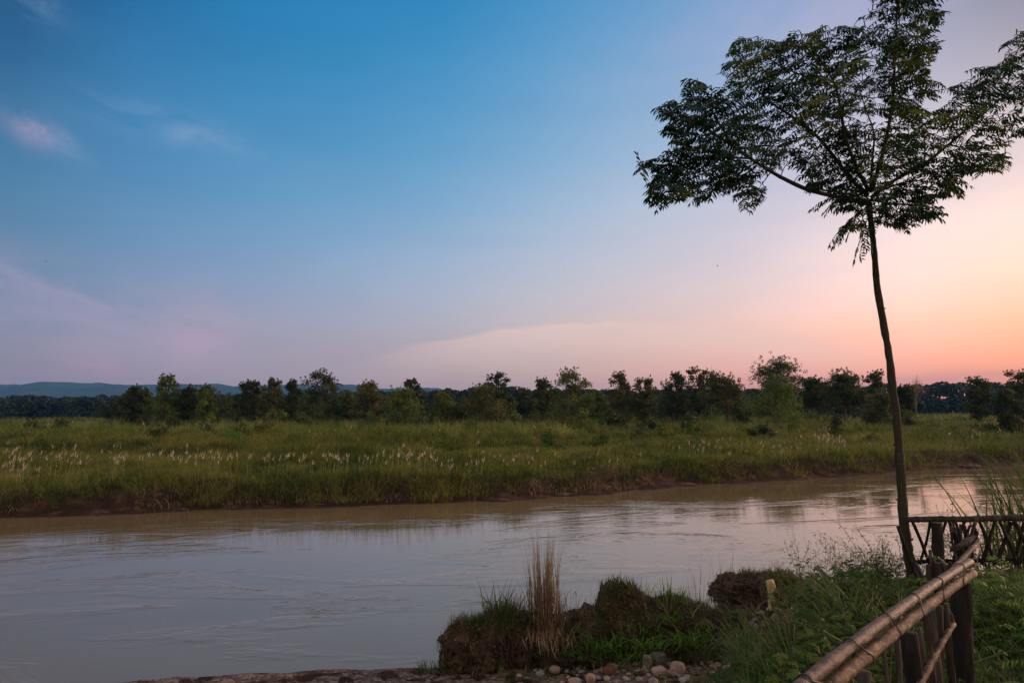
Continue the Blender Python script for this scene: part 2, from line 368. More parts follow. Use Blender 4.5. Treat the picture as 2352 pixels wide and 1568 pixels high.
# wisps of cloud
def cloud(cur,px,py,wx,wy,col,amt,tilt=0,nscale=(6,18),seed=0,edge=None):
    a0,e0=azel(px,py); sa=wx/1568*57.3; se=wy/1568*57.3
    da=t.math('SUBTRACT',az,a0); de=t.math('SUBTRACT',el,e0)
    c_,s_=math.cos(R(tilt)),math.sin(R(tilt))
    u=t.math('ADD',t.math('MULTIPLY',da,c_),t.math('MULTIPLY',de,s_)); v=t.math('SUBTRACT',t.math('MULTIPLY',de,c_),t.math('MULTIPLY',da,s_))
    nz=t.n('ShaderNodeCombineXYZ'); t.l(t.math('MULTIPLY',u,1/57.3),nz.inputs[0]); t.l(t.math('MULTIPLY',v,1/57.3),nz.inputs[1]); nz.inputs[2].default_value=seed
    n=t.noise(t.scale(nz.outputs[0],nscale[0],nscale[1],1),1,6,.62,.8)
    u2=t.math('POWER',t.math('ABSOLUTE',t.math('DIVIDE',u,sa)),2); 
    if edge: # sharp upper edge, soft underside
        up=t.math('MAXIMUM',v,0); dn=t.math('MAXIMUM',t.math('MULTIPLY',v,-1),0)
        arch=t.math('MULTIPLY',u2,edge)
        vv=t.math('ADD',v,arch)
        vv=t.math('ADD',vv,t.math('MULTIPLY',t.math('SUBTRACT',n,.5),1.5))
        m1=t.math('SUBTRACT',1,t.n_smooth(vv,-.1,.35)) if False else t.ramp(t.math('ADD',t.math('MULTIPLY',vv,.8),.5),[(.34,(1,1,1)),(.72,(0,0,0))],'EASE')
        m2=t.math('EXPONENT',t.math('MULTIPLY',t.math('POWER',t.math('DIVIDE',t.math('MINIMUM',vv,0),se),2),-1))
        g=t.math('MULTIPLY',t.math('MULTIPLY',m1,m2),t.math('EXPONENT',t.math('MULTIPLY',t.math('POWER',u2,2),-1)))
    else:
        v2=t.math('POWER',t.math('ABSOLUTE',t.math('DIVIDE',v,se)),2)
        g=t.math('EXPONENT',t.math('MULTIPLY',t.math('ADD',u2,v2),-1))
        g=t.math('MULTIPLY',g,t.ramp(n,[(.36,(0,0,0)),(.66,(1,1,1))]))
    return t.mix(t.math('MULTIPLY',g,amt),cur,tuple(s2l(col)))
cur=cloud(cur,88,18,60,26,(110,145,180),.55,0,(14,30),1)
cur=cloud(cur,82,303,44,26,(170,152,182),1.0,-20,(12,20),2)
cur=cloud(cur,150,335,46,22,(120,155,190),.6,-30,(20,40),3)
cur=cloud(cur,410,300,170,34,(140,165,200),.5,-6,(8,22),4)
cur=cloud(cur,260,700,420,52,(172,155,185),.75,-12,(4,18),5)
cur=cloud(cur,460,760,75,62,(190,155,180),.8,25,(9,14),6)
cur=cloud(cur,120,760,260,40,(165,150,178),.6,-5,(6,20),12)
cur=cloud(cur,235,845,70,26,(178,140,165),.8,-20,(14,22),7)
cur=cloud(cur,1420,742,470,66,(236,200,188),.62,-1,(5,16),8,edge=2.2)
cur=cloud(cur,1900,30,380,80,(180,175,205),.6,8,(4,12),9)
cur=cloud(cur,2250,712,330,14,(255,214,170),.8,3,(4,30),10)
cur=cloud(cur,2260,745,330,12,(255,200,150),.5,3,(4,30),13)
cur=cloud(cur,2220,872,260,16,(190,130,130),.5,1,(4,30),11)
nzv=t.n('ShaderNodeCombineXYZ'); t.l(t.math('MULTIPLY',az,.03),nzv.inputs[0]); t.l(t.math('MULTIPLY',el,.14),nzv.inputs[1])
gn=t.noise(nzv.outputs[0],1.2,6,.6,.6)
cur=t.mix(1.0,cur,t.ramp(gn,[(.25,(.94,.95,.97)),(.75,(1.06,1.05,1.03))]),'MULTIPLY')
nish=t.n('ShaderNodeTexSky'); nish.sky_type='NISHITA'; nish.sun_disc=False
SUN_AZ=70; SUN_EL=13
nish.sun_elevation=R(SUN_EL); nish.sun_rotation=R(SUN_AZ)
add=t.mix(.012,cur,nish.outputs[0],'ADD')
t.l(add,bg.inputs[0]); bg.inputs[1].default_value=1.0

sun=bpy.data.lights.new('sun','SUN'); sun.energy=2.7; sun.angle=R(14); sun.color=(1,.66,.44)
so=bpy.data.objects.new('sun',sun); C.objects.link(so)
dv=Vector((math.sin(R(SUN_AZ))*math.cos(R(SUN_EL)),math.cos(R(SUN_AZ))*math.cos(R(SUN_EL)),math.sin(R(SUN_EL))))
so.rotation_euler=dv.to_track_quat('Z','Y').to_euler(); so.location=(30,20,30)
sc.view_settings.view_transform='Standard'; sc.view_settings.look='None'; sc.view_settings.exposure=0; sc.view_settings.gamma=1

# ------------------------------------------------------------------ terrain
FW=np.array([G(px,py)[:2] for px,py in [(0,1186),(250,1180),(400,1172),(800,1160),(1000,1154),(1176,1146),(1300,1137),(1400,1131),(1500,1119),(1600,1112),(1800,1103),(2000,1089),(2150,1076),(2352,1067)]])
def Yf(x):
    x=np.asarray(x,float)
    y=np.interp(x,FW[:,0],FW[:,1])
    y=np.where(x<FW[0,0],FW[0,1]-(FW[0,0]-x)*.10,y)
    y=np.where(x>FW[-1,0],FW[-1,1]+(x-FW[-1,0])*.55,y)
    return y
NX=[-60,-9,-6.2,-4.2,-2,-.9,0,1,2,3.2,4.2,6,8,12,20,60]; NY=[9,10.6,11.75,12.15,12.3,12.35,12.75,12.9,13.5,14.0,15.2,15.6,16.4,18.5,23,46]
def Yn(x): return np.interp(x,NX,NY)
EDGE=np.array([(-60,-8),(-6,.2),(-1,1.6),(1.6,3.6),(2.9,6.0),(3.7,8.0),(4.5,9.3),(5.9,9.9),(8,10.6),(20,14.5),(60,34)])
def bankd(x,y):      # signed distance to the top edge of the near bank, + inland
    x=np.asarray(x,float);y=np.asarray(y,float); best=np.full(x.shape,1e9); sgn=np.ones(x.shape)
    for (ax,ay),(bx,by) in zip(EDGE[:-1],EDGE[1:]):
        dx,dy=bx-ax,by-ay; tt=np.clip(((x-ax)*dx+(y-ay)*dy)/(dx*dx+dy*dy),0,1)
        qx=ax+tt*dx-x; qy=ay+tt*dy-y; d=np.hypot(qx,qy)
        s=np.where((dx*(y-ay)-dy*(x-ax))<0,1.,-1.)
        upd=d<best; best=np.where(upd,d,best); sgn=np.where(upd,s,sgn)
    return best*sgn
def H(x,y):
    x=np.asarray(x,float);y=np.asarray(y,float)
    n1=fbm(x*.35,y*.35,3)-.47; n2=fbm(x*1.7,y*1.7,9)-.47; n3_=fbm(x*.05,y*.05,21,3)-.44
    s=y-Yf(x)-1.3*n2-1.6*n1
    top=.95+.5*n1*2+.15*n2
    far=-.5+ (.5+.10)*sm(-1.5,.0,s)+.12*sm(0,.4,s)+(top-.2)*sm(.35,1.3,s)+.35*sm(3,12,s)+.75*sm(18,24,s+n1*4)+n3_*.9*sm(10,60,s)+.12*n2
    b=bankd(x,y)
    tn=Yn(x)-y+.55*n1+.22*n2
    near=-.5+.56*sm(-1.4,0,tn)+.12*sm(0,.25,tn)+.4*sm(.2,6,tn)+.06*n2
    near=np.where(tn>-1.5, near+(2.5-.5*sm(6.6,9.0,y)+.12*n1-near)*sm(np.where(x>4.4,-1.5,-2.6),.3,b+.5*n1+.3*n2)*sm(-1.2,.8,tn), near)
    mid=(y>0.5*(Yf(x)+Yn(x)))
    return np.where(mid,far,near)
def axis(segs):
    out=[]
    for a,b,st in segs: out.append(np.arange(a,b,st))
    return np.concatenate(out+[[segs[-1][1]]])
gx=axis([(-4200,-600,300),(-600,-120,30),(-120,-40,2.5),(-40,-8,.6),(-8,10,.14),(10,60,.6),(60,160,2.5),(160,600,30),(600,4200,300)])
gy=axis([(-400,-20,60),(-20,1,2),(1,17,.13),(17,26,.6),(26,62,.42),(62,130,1.6),(130,400,15),(400,4300,300)])
XX,YY=np.meshgrid(gx,gy); ZZ=H(XX,YY)
nx,ny=len(gx),len(gy)
ii=np.arange((ny-1)*nx).reshape(ny-1,nx)[:,:-1].ravel()
mb=MB(); mb.add(np.stack([XX.ravel(),YY.ravel(),ZZ.ravel()],1),np.stack([ii,ii+1,ii+nx+1,ii+nx],1))
tag(mb.build('ground',M['ground'],smooth=True),'grassy river plain, muddy cut banks and gravel beach',kind='structure')
mb=MB(); wx=np.array([-900,-200,-60,0,60,200,900.]); V=[];q=[]
for x in wx: V+= [(x,float(Yn(x))-3 if abs(x)<=60 else 5.,0),(x,float(Yf(x))+3,0)]
V=np.array(V); V[:,1]=np.where(np.arange(len(V))%2==0,np.minimum(V[:,1],9),V[:,1])
V[0::2,1]=8.; V[0::2,1]=np.array([-80,-10,2,8.5,8.5,60,400]); V[1::2,1]=np.array([float(Yf(x))+4 for x in wx])
# dense enough along the far line
xs=axis([(-900,-100,50),(-100,100,4),(100,900,50)]); lo=np.where(xs<-60,-80,np.where(xs<9,6.,Yn(np.minimum(xs,60))-8)); lo=np.where(xs>60,lo+(xs-60)*.45,lo); hi=Yf(xs)+2.5
V=np.stack([np.stack([xs,lo,0*xs],1),np.stack([xs,hi,0*xs],1)],1).reshape(-1,3); k=np.arange(len(xs)-1)*2
mb.add(V,np.stack([k,k+2,k+3,k+1],1)); tag(mb.build('river_water',M['water']),'wide muddy river reflecting the evening sky',kind='structure')

# ------------------------------------------------------------------ hills + haze
mb=MB(); hx=np.linspace(-3600,900,170); hy=np.linspace(0,1,14)
def ridge(x): 
    px=x/3300*1568+1176
    base=np.interp(px,[-600,0,180,260,400,560,760,950,1010,1080,1200,2000],[110,142,152,147,138,132,134,118,112,86,60,20])
    return base+10*(vn(x*.012,x*0,3)-.5)+7*(vn(x*.035,x*0,8)-.5)+4*(vn(x*.1,x*0,12)-.5)
V=[]
for j,f in enumerate(hy):
    yy=2500+f*800; zz=ridge(hx)*math.sin(f*math.pi/2)**.9*(1 if j==13 else .88+.22*vn(hx*.01,np.full(len(hx),f*6),4))
    V.append(np.stack([hx,np.full(len(hx),yy),zz-2],1))
V.append(np.stack([hx,np.full(len(hx),4100.),hx*0-2],1))
V=np.concatenate(V); n=len(hx); ii=np.arange(14*n).reshape(14,n)[:,:-1].ravel()
mb.add(V,np.stack([ii,ii+1,ii+n+1,ii+n],1)); tag(mb.build('hills',M['hill'],smooth=True),'long low blue hills on the horizon',kind='structure')
mb=MB(); bx=[-4400,4400];by=[-430,4400];bz=[-1.9,168]
V=[(x,y,z) for x in bx for y in by for z in bz]
mb.add(V,[(0,1,3,2),(4,6,7,5),(0,4,5,1),(2,3,7,6),(0,2,6,4),(1,5,7,3)])
hm=bpy.data.materials.new('haze'); hm.use_nodes=True; hn=hm.node_tree; hn.nodes.clear(); ho=hn.nodes.new('ShaderNodeOutputMaterial'); hv=hn.nodes.new('ShaderNodeVolumePrincipled')
hv.inputs['Color'].default_value=(.10,.42,1,1); hv.inputs['Density'].default_value=1.05e-4; hn.links.new(hv.outputs[0],ho.inputs['Volume'])
tag(mb.build('haze',hm),'thin blue evening haze over the plain',kind='stuff')

# ------------------------------------------------------------------ far bank grass
def farpoints(N,r0,r1,pw=0.0):
    u=rng.random(N); r=(r0**(1+pw)+u*(r1**(1+pw)-r0**(1+pw)))**(1/(1+pw)); a=rng.uniform(R(-43),R(43),N)
    return np.sin(a)*r,np.cos(a)*r
def grassheight(x,y):
    hum=fbm(x*.09,y*.13,31,3); hum2=fbm(x*.35,y*.5,41,3)
    s=y-Yf(x)
    g=.5+.7*sm(.35,.62,hum)+.9*(hum2-.35)+1.5*(fbm(x*.75,y*.75,47,2)-.38)
    g*=1-.85*np.exp(-((s-18.5-3*(fbm(x*.1,y*.1,5)-.5))/1.8)**2)     # low grass baring brown ground under the terrace, also stands in for shade
    return np.clip(g,.18,2.2)
mb=MB()
for (N,r0,r1) in ((17000,27,48),(17000,44,75),(16000,70,130),(16000,120,420)):
    x,y=farpoints(N,r0,r1); s=y-Yf(x); bare=fbm(x*.5,y*.5,77,3)
    ok=(s>.25+1.0*(bare-.4)*2)&~((s<2.5)&(bare>.68)); x,y,s=x[ok],y[ok],s[ok]; n=len(x); K=13
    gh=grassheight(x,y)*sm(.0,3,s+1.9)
    gh=gh*(1+.3*sm(120,300,y))
    sp=.13+.0016*y
    X=np.repeat(x,K)+rng.normal(0,1,n*K)*np.repeat(sp,K); Y=np.repeat(y,K)+rng.normal(0,1,n*K)*np.repeat(sp,K)
    dirx=X-np.repeat(x,K); diry=Y-np.repeat(y,K); a=np.arctan2(diry,dirx)+rng.normal(0,.5,n*K)
    h=np.repeat(gh,K)*rng.uniform(.55,1.15,n*K); Z=H(X,Y)-.05
    edge=np.repeat(s<1.6,K); lean=h*rng.uniform(.15,.95,n*K)
    # the rim grass hangs towards the water
    a=np.where(edge&(rng.random(n*K)<.5),-math.pi/2+rng.normal(0,.6,n*K),a); dr=np.where(edge,.8,.5)*rng.random(n*K)
    w=(.009+.00034*np.repeat(y,K))*rng.uniform(.6,1.3,n*K)
    blades(mb,np.stack([X,Y,Z],1),h,lean,a,w,S=2,droop=dr,rnd=np.clip(np.repeat(rng.random(n),K)*.8+rng.random(n*K)*.2,0,1),side=rng.normal(0,.6,n*K))
# broad leaved weeds mixed into the grass
x,y=farpoints(60000,34,170,-.2); s=y-Yf(x); pt=fbm(x*.22,y*.22,93,3); ok=(s>.6)&(pt>.43)&((s>20)|(pt>.5)); x,y,pt=x[ok],y[ok],pt[ok]; n=len(x); K=4
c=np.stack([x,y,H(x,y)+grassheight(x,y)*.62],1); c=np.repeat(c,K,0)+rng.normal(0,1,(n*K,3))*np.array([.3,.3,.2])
leafquads(mb,c,(.05+.0011*c[:,1])*rng.uniform(.6,1.4,n*K),nrm=np.tile([0,-.3,.8],(n*K,1)),flat=.8,aspect=.5,rnd=np.repeat(np.clip(rng.normal(.35,.25,n),0,1),K))
# bigger tussocks of elephant grass
mbe=MB(); x,y=farpoints(3600,50,190,.1); s=y-Yf(x); ok=(s>23)&(fbm(x*.07,y*.07,71,3)>.38); x,y=x[ok],y[ok]; n=len(x); K=44
rad=np.repeat(rng.uniform(.4,1.2,n)*(1+y/260),K); a=rng.uniform(0,6.28,n*K); rr=rad*np.sqrt(rng.random(n*K))*.55
X=np.repeat(x,K)+np.cos(a)*rr; Y=np.repeat(y,K)+np.sin(a)*rr; h=np.repeat(rng.uniform(.9,2.2,n)**1.1,K)*rng.uniform(.6,1.1,n*K)
blades(mbe,np.stack([X,Y,H(X,Y)-.05],1),h,rad*rng.uniform(.3,1.1,n*K),a+rng.normal(0,.3,n*K),(.010+.0005*Y)*rng.uniform(.7,1.3,n*K),S=3,droop=.7*rng.random(n*K),rnd=np.clip(np.repeat(rng.random(n),K)*.9+rng.random(n*K)*.1,0,1),side=rng.normal(0,.7,n*K))
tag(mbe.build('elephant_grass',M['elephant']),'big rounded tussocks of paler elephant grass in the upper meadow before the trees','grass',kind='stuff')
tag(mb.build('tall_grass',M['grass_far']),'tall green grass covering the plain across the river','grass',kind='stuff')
# pale plumes
mb=MB(); st=MB(); pl=[]
def plumes(cx0,cx1,cy,n,jy=6,z=None):
    n=int(n*.75); jy*=1.4
    for _ in range(n):
        px=rng.uniform(cx0,cx1); py=cy+rng.normal(0,jy)
        v=ray(px,py); 
        # walk along the ray until just above the ground
        okp=False
        for d in np.arange(30,150,.5):
            p=P(px,py,d); 
            if p[1]>Yf(p[0])+2.5 and p[2]<float(H(p[0],p[1]))+1.45: okp=True; break
        if okp: pl.append(p)
for a in [(0,180,1048,70,9),(0,60,1075,20,10),(180,230,1050,10,8),(255,290,1058,26,9),(320,520,1050,50,5),(520,800,1052,60,5),(820,1010,1050,70,6),(1010,1100,1070,18,9),(1100,1330,1052,30,6),(1330,1480,1050,14,6),(1580,1680,1026,30,8),(1700,1860,1024,26,8),(1872,1915,1003,34,6),(1912,1945,1015,18,6),(2220,2260,995,10,5),(2050,2350,985,12,12),(300,1000,985,12,14),(1000,1800,985,14,16),(0,300,965,10,8),(2110,2200,965,8,5),(1450,1580,1060,6,12)]:
    plumes(*a)
pl=np.array(pl); n=len(pl)
gz=H(pl[:,0],pl[:,1]); a=rng.normal(.3,.9,n)
blades(st,np.stack([pl[:,0],pl[:,1],gz],1),np.maximum(pl[:,2]-gz,.6),rng.uniform(.05,.2,n),a,.012+.0003*pl[:,1],S=2,side=rng.normal(0,.4,n))
tipx=pl.copy(); tipx[:,0]+=np.cos(a)*.1
for k in range(3):
    blades(mb,tipx+rng.normal(0,.04,(n,3)),rng.uniform(.12,.4,n),rng.uniform(.02,.2,n),a+rng.normal(0,.5,n),.010+.00028*pl[:,1],S=3,droop=.25,side=rng.normal(0,.7,n))
go=tag(mb.build('flowering_grass',M['plume']),'pale feathery grass plumes rising in a line over the far meadow','grass plumes',kind='stuff')
o=st.build('stem',M['plume_stem'],go)

# ------------------------------------------------------------------ far forest
mb=MB()
def crown(mb,c,r,hz,n,size,flatup=1.0):
    d=rng.normal(0,1,(n,3)); d/=np.linalg.norm(d,axis=1)[:,None]; d[:,2]=np.abs(d[:,2])*1.2-.35
    rr=(.72+.28*rng.random(n))*(.8+.45*n3(d*2.2+c[:3]*.13,int(abs(c[0])*7)%50,2))
    p=c+d*rr[:,None]*np.array([r,r,hz]); leafquads(mb,p,size*rng.uniform(.6,1.3,n),nrm=d,flat=.7,aspect=.75,rnd=np.clip(rng.random()*.7+rng.random(n)*.3,0,1))
ftop=lambda x,d:np.interp(x/d*1568+1176,[-200,0,280,560,900,1200,1400,1700,2050,2150,2352,2600],[909,910,912,908,903,897,902,905,893,889,893,890])
for row,(d,sc_) in enumerate(((300,1.0),(330,1.02),(365,1.0),(400,1.0))):
    x=-.86*d
    while x<.9*d:
        r=rng.uniform(3.2,6.5); top=(948-ftop(x,d)+1)/1568*d+CAMZ; hh=(top-2.5)*rng.uniform(.78,1.12)+row*.25
        cz=2.2+hh*.5; dd=d+rng.uniform(-12,12)
        crown(mb,np.array([x,dd,2.2+hh-3.2]),r,3.4,300,1.25); crown(mb,np.array([x+rng.normal(0,2),dd-2,2.0+hh*.12]),r*1.2,hh*.62,330,1.4)
        x+=r*rng.uniform(.75,1.3)
tag(mb.build('forest',M['leaf_forest']),'dark distant forest closing the plain in front of the hills','forest',kind='stuff')

# ------------------------------------------------------------------ middle trees
def ellip(mb,c,r,n,size,rnd0):
    d=rng.normal(0,1,(n,3)); d/=np.linalg.norm(d,axis=1)[:,None]
    rr=np.abs(rng.normal(.72,.27,n)); p=c+d*rr[:,None]*np.asarray(r)
    leafquads(mb,p,size*rng.uniform(.6,1.35,n),nrm=d+np.array([0,0,.4]),flat=.9,aspect=.6,rnd=np.clip(rnd0+rng.normal(0,.12,n),0,1))
def midtree(px,topy,d,w,kind,mat,label,basey=None,dens=1.0,name='tree'):
    ctr=P(px,topy,d); x0,y0=ctr[0],ctr[1]; z0=float(H(x0,y0)); h=ctr[2]-z0; W=w*d/1568*.64
    e=empty(name,(x0,y0,z0),label,'bare tree' if kind=='bare' else 'tree','trees standing across the far meadow')
    tk=MB(); cr=MB(); leaf=.21*d/110
    if kind=='bare':
        def rec(p,v,L,r,k):
            q=p+v*L; mid=(p+q)/2+rng.normal(0,L*.05,3); tube(tk,[p,mid,q],[r,r*.85,r*.7],4,False)
            if k==0: return
            for _ in range(3 if k<4 else 4):
                nv=norm(v+rng.normal(0,.42,3)+np.array([0,0,.25])); rec(q-v*L*rng.random()*.4,nv,L*rng.uniform(.62,.85),r*.62,k-1)
        rec(np.zeros(3),np.array([0.02,0,1.]),h*.42,.11*d/110+.04,4)
        # scale to the photographed outline
        allv=np.concatenate(tk.v); sx_=W/max(.1,np.abs(allv[:,0]).max()); sz_=h/allv[:,2].max()
        tk.v=[v*np.array([sx_,sx_,sz_]) for v in tk.v]
        tk.build('trunk',M['bare_twig'],e); return e
    lean=rng.normal(0,.04); c0={'tall':.12,'round':.06,'umbrella':.5,'sparse':.25,'bush':.0}[kind]
    nl=int({'tall':44,'round':46,'umbrella':46,'sparse':32,'bush':14}[kind]*dens)
    top=np.array([lean*h,0,h*.82]); trunk=smoothpath([(0,0,-.3),(rng.normal(0,.1),rng.normal(0,.1),h*.35),(top*.7+rng.normal(0,.1,3)),top],9)
    r0=.028*h
    if kind!='bush': tube(tk,trunk,np.linspace(r0,r0*.25,9),6,False,wob=.2)
    for i in range(nl):
        f=(i+rng.random())/nl; zf=c0+(1-c0)*f
        if kind=='tall': prof=math.sqrt(max(.06,1-((f-.35)/.70)**2))
        elif kind=='umbrella': prof=math.sqrt(max(.05,1-(max(0,f-.25)/.8)**2))
        elif kind=='sparse': prof=math.sqrt(max(.08,1-((f-.5)/.62)**2))
        else: prof=math.sqrt(max(.08,1-f**2.2))
        a=rng.uniform(0,2*math.pi); rr=W*prof*(.12+.75*rng.random()**.7)
        lr=max(.55,W*rng.uniform(.26,.44)*(.85 if kind in('sparse','tall') else 1)*(1-.3*f))
        c=np.array([math.cos(a)*rr+lean*h*f,math.sin(a)*rr,h*zf-lr*.5])
        c[2]=min(c[2],h-lr*.7)
        if kind!='bush':
            b0=trunk[int(np.clip((zf*.75-.1)*9,1,7))]; tube(tk,smoothpath([b0,(b0+c)/2+np.array([0,0,-.04*h]),c],4),np.linspace(r0*.32,r0*.1,4),4,False)
        ellip(cr,c,(lr,lr,lr*(.5 if kind=='umbrella' else .72)),int(215*dens),leaf*1.12,.2+.6*rng.random())
        for _ in range(5):      # twigs sticking out of the outline
            dd=norm(rng.normal(0,1,3)+np.array([0,0,.9])); ellip(cr,c+dd*lr*rng.uniform(.9,1.45),(lr*.22,)*3,22,leaf*.9,.5)
    if kind in('tall','sparse'): ellip(cr,np.array([lean*h,0,h-.3]),(.3,.3,.45),30,leaf*.8,.6)
    if kind!='bush': tk.build('trunk',M['bark'],e)
    cr.build('crown',M[mat],e)
    return e
TR=[
(305,888,105,52,'tall','leaf_dark','short dark tree at the left end of the near tree row, against the blue hills'),
(335,893,108,40,'round','leaf_green','low green tree squeezed between the leftmost short tree and the tall spiky one'),
(380,861,102,66,'tall','leaf_green','tall spiky topped tree standing alone above the blue hills at left'),
(432,887,104,40,'sparse','leaf_dark','slim dark tree just right of the tall spiky tree at left'),
(475,884,103,52,'tall','leaf_green','tree with a lit green top in front of the hills, last before the forest gap'),
(572,873,112,56,'tall','leaf_dark','dark tree with a flat shoulder, first of the clump right of the forest gap'),
(620,869,110,46,'tall','leaf_brown','dark brownish tree with a pointed top, second in the left centre clump'),
(666,873,108,42,'tall','leaf_dark','narrow dark tree just left of the broad tall one in the left centre clump'),
(735,852,104,88,'tall','leaf_dark','broad tall dark tree that tops the left centre clump'),
(800,902,112,44,'round','leaf_green','low rounded tree just right of the broad tall dark one'),
(850,875,104,66,'tall','leaf_brown','brownish green tree with a narrow crown where the hills show again'),
(925,890,100,96,'round','leaf_yellow','wide rounded yellow green tree with a slim tree poking up behind it'),
(943,869,125,44,'sparse','leaf_dark','slim small crowned tree poking up behind the wide yellow green one'),
(1012,900,96,68,'round','leaf_yellow','low domed yellow green tree beside the dark bush'),
(1115,881,92,88,'round','leaf_brown','wide russet green tree with yellow lower boughs near the picture centre'),
(1153,855,108,54,'sparse','leaf_dark','slender dark tree with an upright crown rising right behind the russet one'),
(1204,893,140,48,'round','leaf_dark','dim low tree behind the slender dark one'),
(1247,869,104,46,'sparse','leaf_dark','thin see-through tree left against the big bright green tree'),
(1306,850,88,94,'tall','leaf_yellow','big bright green tree with two dark trunks, tallest of the centre'),
(1372,900,118,44,'round','leaf_green','low green tree filling the gap right of the big bright green tree'),
(1422,855,92,62,'tall','leaf_brown','pointed dusky tree with one visible trunk right of centre'),
(1479,868,94,48,'sparse','leaf_brown','rusty brown tree with half bare top right of centre'),
(1546,855,98,80,'tall','leaf_dark','dark bushy tree next to the rusty brown one'),
(1607,845,112,66,'sparse','leaf_dark','tall gappy dark tree overlapping a bare twiggy one'),
(1665,860,92,82,'umbrella','leaf_brown','round headed brownish tree on a thin forked trunk'),
(1773,866,88,112,'round','leaf_green','bright green domed tree in front of the spreading flat topped one'),
(1782,826,112,118,'umbrella','leaf_dark','spreading flat topped tree rising highest behind the green domed one'),
(1866,868,105,54,'umbrella','leaf_dark','small dark flat headed tree left of the long umbrella shaped one'),
(1935,853,100,94,'umbrella','leaf_dark','long umbrella shaped dark tree left of the leaning trunk'),
(2010,852,98,54,'sparse','leaf_dark','gappy dark tree seen just left of the leaning trunk'),
(2004,900,84,54,'sparse','leaf_brown','small brownish tree on a bare forked stem in the meadow, left of the leaning trunk'),
(2075,885,100,36,'umbrella','leaf_dark','little flat topped tree just right of the leaning trunk'),
(2248,866,92,52,'sparse','leaf_dark','small open crowned tree alone in front of the right hand forest'),
(2335,850,86,66,'tall','leaf_dark','tall dark tree cut by the right edge of the picture'),
(2312,892,80,48,'round','leaf_dark','low round dark tree at the foot of the one at the right edge'),
(1055,935,86,50,'round','leaf_dark','very dark low bush tree between the domed yellow green and the russet trees'),
]
for px,ty,d,w,k,m_,lb in TR: midtree(px,ty,d,w,k,m_,lb)
for px,ty,d,w,lb in [(1632,836,118,36,'bare twiggy crown sticking up behind the gappy dark tree'),(2098,857,84,40,'leafless tree with a thin straight trunk standing right of the leaning trunk'),(2246,862,95,20,'thin leafless twigs rising above the small open crowned tree'),(1490,858,96,26,'bare twigs rising above the rusty brown tree'),(1296,842,88.5,14,'thin bare tip above the big bright green tree')]:
    midtree(px,ty,d,w,'bare','',lb,name='bare_tree')
x=270
while x<2075:
    midtree(x,rng.uniform(900,920) if x<1500 else rng.uniform(895,912),rng.uniform(128,150),rng.uniform(55,90),'round',['leaf_dark','leaf_dark','leaf_green'][int(rng.integers(3))],'low dark rounded tree in the continuous back row behind the taller meadow trees',name='tree',dens=.75)['group']='low trees forming the back row of the meadow'
    x+=rng.uniform(38,70)
SH=[(77,962,70,34,'leaf_dark'),(140,960,70,28,'leaf_dark'),(330,955,75,30,'leaf_dark'),(363,980,58,26,'leaf_dark'),(403,960,70,40,'leaf_dark'),(477,972,62,24,'leaf_dark'),(537,988,55,40,'grass_bright'),(552,975,60,26,'leaf_dark'),(600,970,62,46,'leaf_dark'),(854,945,80,44,'leaf_green'),(944,952,75,40,'leaf_green'),(1084,962,66,50,'leaf_green'),(1227,945,80,60,'leaf_dark'),(1264,990,56,24,'leaf_green'),(1384,986,58,34,'leaf_green'),(1467,982,60,44,'leaf_brown'),(1588,950,72,38,'leaf_green'),(1824,943,66,54,'leaf_yellow'),(1918,950,66,24,'leaf_dark'),(2004,1000,60,50,'leaf_dark'),(100,1004,50,36,'leaf_yellow')]
for i,(px,ty,d,w,m_) in enumerate(SH):
    where='left of the spiky tree' if px<380 else 'below the left centre clump' if px<800 else 'below the centre trees' if px<1500 else 'left of the leaning trunk'
    tone={'leaf_dark':'dark green','leaf_green':'green','leaf_yellow':'yellow green','leaf_brown':'brownish','grass_bright':'bright yellow green'}[m_]
    size='wide' if w>=44 else 'small' if w<30 else 'rounded'
    b=midtree(px,ty,d,w,'bush',m_,f'{size} {tone} shrub in the tall grass {where}, '+['nearest the water','farthest from the water','halfway back','beside its neighbour'][i%4] if False else f'{size} {tone} shrub standing in the tall grass {where}',name='shrub',dens=.8)
    b['category']='shrub'; b['group']='shrubs dotted through the far meadow'

bp=[midtree(px,ty,95,w,'bush',m_,lb,name='shrub',dens=.8) for px,ty,w,m_,lb in ((700,948,46,'leaf_green','rounded green shrub merging into the foot of the back trees'),(1180,948,40,'leaf_yellow','rounded green shrub merging into the foot of the back trees'),(1700,948,44,'leaf_dark','rounded green shrub merging into the foot of the back trees'))]
for b in bp: b['category']='shrub'; b['group']='shrubs at the foot of the tree row'
for i in range(44):
    px=rng.uniform(285,2330); d=rng.uniform(70,125); c_=copy_tree(bp[i%3]); v=ray(px,900); x_=v[0]/v[1]*d
    c_.location=(x_,d,float(H(x_,d))-.1); q=rng.uniform(.55,1.15); c_.scale=(q*rng.uniform(.8,1.5),q,q*rng.uniform(.7,1.1)); c_.rotation_euler=(0,0,rng.uniform(0,6.28))
